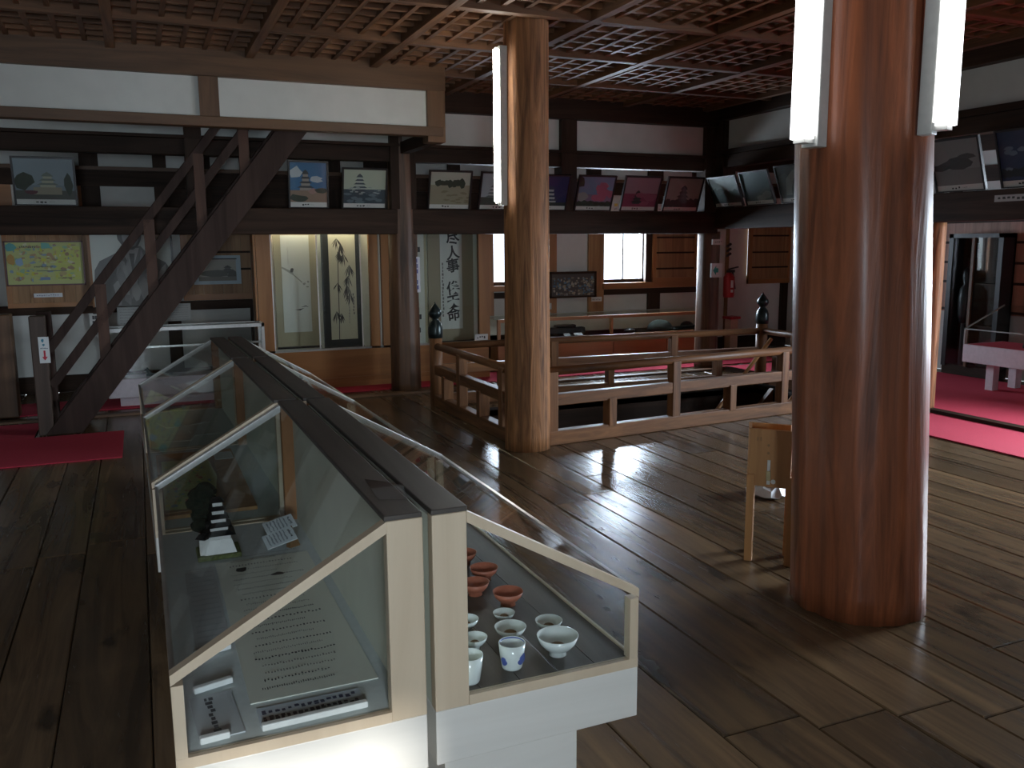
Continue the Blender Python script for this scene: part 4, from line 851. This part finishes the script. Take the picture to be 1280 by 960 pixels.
for x0 in (a, xm, b_-.04): obj('mullion', bx(x0, x0+.04, Yl0-.005, Yl0+.03, zlow, zt), 'orangeZ', lc)
obj('front_pane', bx(a+.04, b_-.04, Yl0+.01, Yl0+.014, zlow, zt-.04), 'glass', lc); obj('top_pane', bx(a, b_, Yl0+.03, Yl1-.02, zt-.008, zt-.003), 'glass', lc)
def lump(c, r, h, n=14): return B().lathe([(r, 0), (r*1.02, h*.2), (r*.85, h*.6), (r*.5, h*.9), (.001, h)], c, n)
x0 = ony(825, 400, 10.45).x
tag(obj('war_hat', lump((x0, 10.45, zlow), .18, .15), 'tree', smooth=True), 'dark domed hat in the low cabinet', 'hat')
x0 = ony(846, 405, 10.42).x
tag(obj('long_sword', B().bar((x0-.05, 10.42, zlow+.02), (x0+.42, 10.46, zlow+.03), .04, .04), 'iron'), 'long dark blade lying beside the domed hat', 'artefact')
x0 = ony(858, 400, 10.5).x
tag(obj('dark_pouch', lump((x0+.1, 10.63, zlow), .1, .09), 'iron', smooth=True), 'small dark pouch behind the long blade', 'artefact')
x0 = ony(787, 408, 10.45).x
tag(obj('dark_plate', lump((x0, 10.45, zlow), .08, .05), 'black', smooth=True), 'small dark lump beside the domed hat', 'artefact')
x0 = ony(712, 410, 10.5).x
tag(obj('armour_piece', B().box(x0-.35, x0+.25, 10.5, 10.62, zlow, zlow+.09).box(x0-.2, x0+.1, 10.48, 10.6, zlow+.09, zlow+.13), 'black', bevel=.02), 'black stepped armour piece in the low cabinet', 'artefact')
for k, px in enumerate((711, 724)):
    p = ony(px, 417, 10.30); tag(sheet('item_card', (p.x-.06, 10.30, zlow+.001), (.12 if k else .09, 0, 0), (0, .05, .03), marks((.2,.2,.2), .1, .3, .9, .7, 5, RD), base=(.68,.70,.68)), ('narrower', 'wider')[k]+' white item card before the black armour piece', 'card')
p = ony(687, 373, YO-.12); q = ony(745, 339, YO-.12)
fp = thing('framed_painting', 'dark framed speckled blue and ochre painting on the cabinet wall', 'picture', ((p.x+q.x)/2, YO-.12, p.z))
pts = [rect((.06,.055,.05), 0, 0, 1, 1)]+[blob(RD.choice([(.30,.28,.20),(.10,.20,.28),(.36,.34,.28),(.16,.15,.12),(.22,.24,.24),(.05,.12,.20)]), RD.uniform(.05,.95), RD.uniform(.06,.8), RD.uniform(.01,.04), RD.uniform(.02,.07), 6, RD, .5) for _ in range(140)]
sheet('print', (p.x+.02, YO-.125, p.z+.02), (q.x-p.x-.04, 0, 0), (0, 0, q.z-p.z-.04), pts, fp, base=(.06,.055,.05))
for k in ((p.x, p.x+.025, p.z, q.z), (q.x-.025, q.x, p.z, q.z), (p.x, q.x, q.z-.03, q.z), (p.x, q.x, p.z, p.z+.025)): obj('frame_bar', bx(k[0], k[1], YO-.14, YO-.03, k[2], k[3]), 'darkX', fp)
for k, (pa, pb, lab) in enumerate((((681, 387), (690, 379), 'small white number card on the stud by the speckled painting'), ((682, 397), (689, 390), 'lower small number card under the first on the same stud'), ((740, 377), (753, 371), 'white lettered strip beside the speckled painting'))):
    p = ony(*pa, YO-.06); q = ony(*pb, YO-.06)
    tag(sheet('number_card', (p.x, YO-.045, p.z), (q.x-p.x, 0, 0), (0, 0, q.z-p.z), [rect((.1,.1,.1), .4, .3, .6, .75)] if k < 2 else marks((.2,.2,.2), .1, .3, .9, .7, 5, RD), base=(.68,.68,.66), thick=.02), lab, 'sign')
# fire extinguisher hung on a pole, with its red stand
ex_x = ony(907, 380, YO-.2).x; ey_ = YO-.2
fe = thing('fire_extinguisher', 'red fire extinguisher hanging on a thin pole by the white wall', 'fire extinguisher', (ex_x, ey_, .8))
zb, zt = ony(912, 371, ey_).z, ony(912, 342, ey_).z
obj('cylinder', B().lathe([(.001, 0), (.075, .0), (.082, .03), (.082, (zt-zb)*.86), (.05, zt-zb), (.02, (zt-zb)+.03), (.001, (zt-zb)+.03)], (ex_x-.02, ey_-.09, zb), 20), 'red', fe, smooth=True)
obj('valve', bx(ex_x-.05, ex_x+.06, ey_-.12, ey_-.06, zt+.02, zt+.06), 'black', fe); obj('lever', B().bar((ex_x-.03, ey_-.09, zt+.07), (ex_x+.14, ey_-.09, zt+.10), .025, .02), 'black', fe)
obj('hose', B().tube((ex_x+.04, ey_-.09, zt+.04), (ex_x+.09, ey_-.09, zb+.12), .014, 8), 'black', fe)
for k, z in enumerate((.62, .52, .42, .22)): obj('label_mark', bx(ex_x-.045, ex_x-.005, ey_-.174, ey_-.168, zb+(zt-zb)*z, zb+(zt-zb)*z+.04), 'white', fe)
pp = thing('wall_pole', 'thin dark pole with a coiled hook behind the fire extinguisher', 'pole', (ex_x, ey_, .01))
obj('pole', B().tube((ex_x, ey_, .004), (ex_x, ey_, 1.95), .03, 10), 'rust', pp, smooth=True)
for k in range(3): obj('hook_coil', B().tube((ex_x-.03, ey_-.03, 1.42+k*.07), (ex_x+.04, ey_-.03, 1.46+k*.07), .02, 8), 'black', pp)
rs = thing('box_stand', 'small pale box stand with a red top under the fire extinguisher', 'stand', (ex_x-.06, ey_-.2, 0))
obj('red_top', bx(ex_x-.13, ex_x+.06, ey_-.30, ey_-.10, .50, .54), 'red', rs, bevel=.01); obj('body', bx(ex_x-.10, ex_x+.03, ey_-.27, ey_-.13, .004, .50), 'creamZ', rs)
# signs on the corner pillar
for pa, pb, lab, polys, base in (((890, 347), (904, 329), 'white sign with a green left arrow on the corner pillar', [((.02,.30,.26), [(.12,.5),(.42,.85),(.42,.15)]), rect((.02,.30,.26), .42, .35, .62, .65)], (.72,.80,.80)), ((892, 306), (905, 299), 'small white room plate high on the corner pillar', marks((.15,.15,.15), .2, .35, .9, .7, 4, RD), (.66,.66,.62))):
    p = ony(*pa, 9.2); q = ony(*pb, 9.2)
    tag(sheet('wall_sign', (p.x, 9.212, p.z), (q.x-p.x, 0, 0), (0, 0, q.z-p.z), polys, base=base, thick=.03), lab, 'sign')
p = ony(520, 366, 9.18); q = ony(529, 321, 9.18)
tag(sheet('pillar_label', (2.79, 9.215, p.z), (.085, .06, 0), (0, 0, q.z-p.z), marks((.08,.10,.30), .2, .05, .8, .95, 6, RD, True), base=(.62,.64,.70), thick=.01), 'narrow white label with blue lettering on the knotty pillar', 'sign')

# ================================================================== RIGHT CORRIDOR: SHOWCASE AND DARK CABINET
Xc = 8.35
y1 = onx(1204, 430, Xc).y; y0 = 3.9
zb = onx(1204, 452, Xc).z; zr_ = onx(1204, 430, Xc).z; zt = onx(1205, 410, Xc).z
zleg = 0.008
rc = thing('showcase', 'lilac painted glass topped showcase on legs in the side corridor', 'showcase', (Xc+.25, y1-.8, zleg))
obj('tray', bx(Xc, Xc+.62, y0, y1, zb, zr_), 'pinkwhite', rc, bevel=.005); obj('lining', bx(Xc+.03, Xc+.6, y0+.03, y1-.03, zr_-.005, zr_+.003), 'carpet', rc)
for x0 in (Xc+.1, Xc+.46):
    for yy in (y1-.32, y0+.2): obj('leg', bx(x0, x0+.09, yy, yy+.09, zleg, zb), 'pinkwhite', rc)
zh = zt+.24
for k in ((y1-.012, y1), (y0, y0+.012)):
    obj('slope_bar', B().prism([(Xc, k[0], zt), (Xc+.6, k[0], zh), (Xc+.6, k[0], zh-.015), (Xc, k[0], zt-.015)], (0, .012, 0)), 'steel', rc); obj('corner_bar', bx(Xc, Xc+.012, k[0], k[1], zr_, zt), 'steel', rc)
obj('edge_bar', bx(Xc, Xc+.012, y0, y1, zt-.012, zt), 'steel', rc)
obj('front_pane', bx(Xc+.003, Xc+.007, y0+.012, y1-.012, zr_, zt-.012), 'glass', rc)
obj('slope_pane', B().prism([(Xc, y0+.012, zt), (Xc+.6, y0+.012, zh), (Xc+.6, y0+.012, zh-.004), (Xc, y0+.012, zt-.004)], (0, y1-y0-.024, 0)), 'glass', rc)
tag(obj('black_helmet', lump((Xc+.3, y1-.62, zr_+.002), .11, .12), 'black', smooth=True), 'black round helmet-like piece in the lilac showcase', 'artefact')
tag(obj('white_card', bx(Xc+.12, Xc+.2, y1-.95, y1-.72, zr_+.003, zr_+.02), 'white'), 'white card beside the black helmet-like piece', 'card')
tag(obj('black_saddle', lump((Xc+.35, y1-1.25, zr_+.002), .16, .1), 'black', smooth=True), 'flat black piece beyond the white card in the lilac showcase', 'artefact')
Xd = XO-.28
ya = onx(1248, 380, Xd).y; yb_ = onx(1181, 380, Xd).y; zdt = onx(1215, 292, Xd).z
dc = thing('tall_cabinet', 'tall black glazed cabinet standing in the side corridor', 'cabinet', (Xd+.105, (ya+yb_)/2, 0))
obj('back', bx(Xd+.19, Xd+.22, ya, yb_, .1, zdt), 'darkZ', dc); obj('plinth', bx(Xd+.02, Xd+.22, ya, yb_, .004, .12), 'darkY', dc); obj('top', bx(Xd, Xd+.22, ya, yb_, zdt-.05, zdt), 'black', dc)
for yy in (ya, yb_-.06): obj('stile', bx(Xd, Xd+.22, yy, yy+.06, .1, zdt), 'black', dc)
ym = onx(1214, 380, Xd).y
obj('door_edge', bx(Xd-.02, Xd+.01, ym, ym+.035, .12, zdt-.05), 'brownZ', dc)
for q in ((ya+.06, ym), (ym+.035, yb_-.06)): obj('door_pane', bx(Xd+.005, Xd+.01, q[0], q[1], .12, zdt-.05), 'glass', dc)
for z in (.6, 1.1): obj('shelf', bx(Xd+.03, Xd+.19, ya+.06, ym, z, z+.02), 'darkY', dc)
ar = thing('armour_torso', 'black armour torso inside the tall black cabinet', 'armour', (Xd+.105, yb_-.20, .12))
obj('stand', B().tube((Xd+.105, yb_-.20, .12), (Xd+.105, yb_-.20, .65), .03), 'black', ar)
obj('torso', B().lathe([(.05, 0), (.075, .1), (.08, .3), (.07, .42), (.03, .47), (.05, .55), (.045, .63), (.001, .68)], (Xd+.105, yb_-.20, .63), 16), 'black', ar, smooth=True)

# ================================================================== WOODEN BOX ON LEGS, BAG
P0 = onz(932, 699); 
dvec = Vector((.129, -.150, 0)); dv2 = Vector((.096, .120, 0))
bxw = thing('collection_box', 'pale pine collection box on thin legs with a padlock beside the polished pillar', 'box', P0)
zt, zb = .695, .40
def quad(p, d1, d2, t, z0, z1): 
    a_ = Vector((p.x, p.y, z0)); nrm = Vector((d1.y, -d1.x, 0)).normalized()*-t
    return B().prism([a_, a_+d1, a_+d1+Z*(z1-z0), a_+Z*(z1-z0)], nrm)
Pb = Vector((P0.x, P0.y, 0)); ln = dvec.normalized(); l2 = dv2.normalized()
obj('front_board', B().bar(Pb+Z*((zt+zb)/2), Pb+dvec*1.04+Z*((zt+zb)/2), .016, zt-zb), 'boxwood', bxw, bevel=.003)
obj('back_board', B().bar(Pb+dv2+Z*((zt+zb)/2), Pb+dv2+dvec*1.04+Z*((zt+zb)/2), .016, zt-zb), 'boxwood', bxw)
for k in (0, 1.04): obj('side_board', B().bar(Pb+dvec*k+Z*((zt+zb)/2), Pb+dvec*k+dv2+Z*((zt+zb)/2), .016, zt-zb), 'boxwood', bxw)
obj('bottom_board', B().prism([Pb+Z*zb, Pb+dvec*1.04+Z*zb, Pb+dvec*1.04+dv2+Z*zb, Pb+dv2+Z*zb], (0, 0, .014)), 'boxwood', bxw)
obj('inner_shelf', B().prism([Pb+Z*(zt-.07), Pb+dvec*1.04+Z*(zt-.07), Pb+dvec*1.04+dv2+Z*(zt-.07), Pb+dv2+Z*(zt-.07)], (0, 0, .012)), 'boxwood', bxw)
for c in (Pb, Pb+dvec*1.0, Pb+dv2, Pb+dvec*1.0+dv2): obj('leg', B().bar(c+ln*.012, c+ln*.012+Z*(zb+.06), .036, .036, up=ln), 'boxwood', bxw)
nf = Vector((-dvec.y, dvec.x, 0)).normalized()*-1
pc = Pb+dvec*.50+nf*.012
obj('padlock', B().bar(pc+Z*.435, pc+Z*.485, .022, .014, up=nf), 'brass', bxw, bevel=.003); obj('hasp', B().bar(pc+Z*.48, pc+Z*.54, .014, .006, up=nf), 'steel', bxw)
obj('lower_hasp', B().bar(pc+Z*.415, pc+Z*.44, .016, .008, up=nf), 'steel', bxw)
for z in (.575, .615): obj('knot_hole', B().tube(pc-nf*.006+Z*z-ln*.005, pc-nf*.002+Z*z-ln*.005, .007, 8), 'rust', bxw)
obj('crest_ring', B().lathe([(.020, 0), (.024, 0), (.024, .003), (.020, .003)], (0, 0, 0), 18, False), 'rust', bxw)
cr = bxw.children[-1]; cr.matrix_parent_inverse = Matrix.Identity(4)
rm = Matrix((ln, Z, nf)).transposed().to_4x4(); rm.translation = Pb+dvec*.24+nf*.006+Z*.645-bxw.location; cr.matrix_basis = rm
for d_ in (-.008, .008): obj('crest_stroke', B().bar(Pb+dvec*.24+ln*d_+nf*.010+Z*.635, Pb+dvec*.24+ln*d_+nf*.010+Z*.655, .005, .003, up=nf), 'rust', bxw)
for k, c in enumerate((.08, .62)): obj('screw_plate', B().tube(Pb+dvec*c+nf*.006+Z*(zb+.03), Pb+dvec*c+nf*.012+Z*(zb+.03), .012, 8), 'steel', bxw)
bc = onz(958, 618); rb_ = random.Random(4); vs = []
bb = B().lathe([(.10, .0), (.13, .02), (.11, .06), (.05, .09), (.001, .10)], (bc.x, bc.y, .0), 18)
bb.v = [(x+rb_.uniform(-.018, .018), y+rb_.uniform(-.018, .018), max(0.0, z+rb_.uniform(-.014, .014))) for x, y, z in bb.v]
tag(obj('plastic_bag', bb, 'plastic'), 'crumpled white plastic bag on the floor behind the collection box', 'bag')
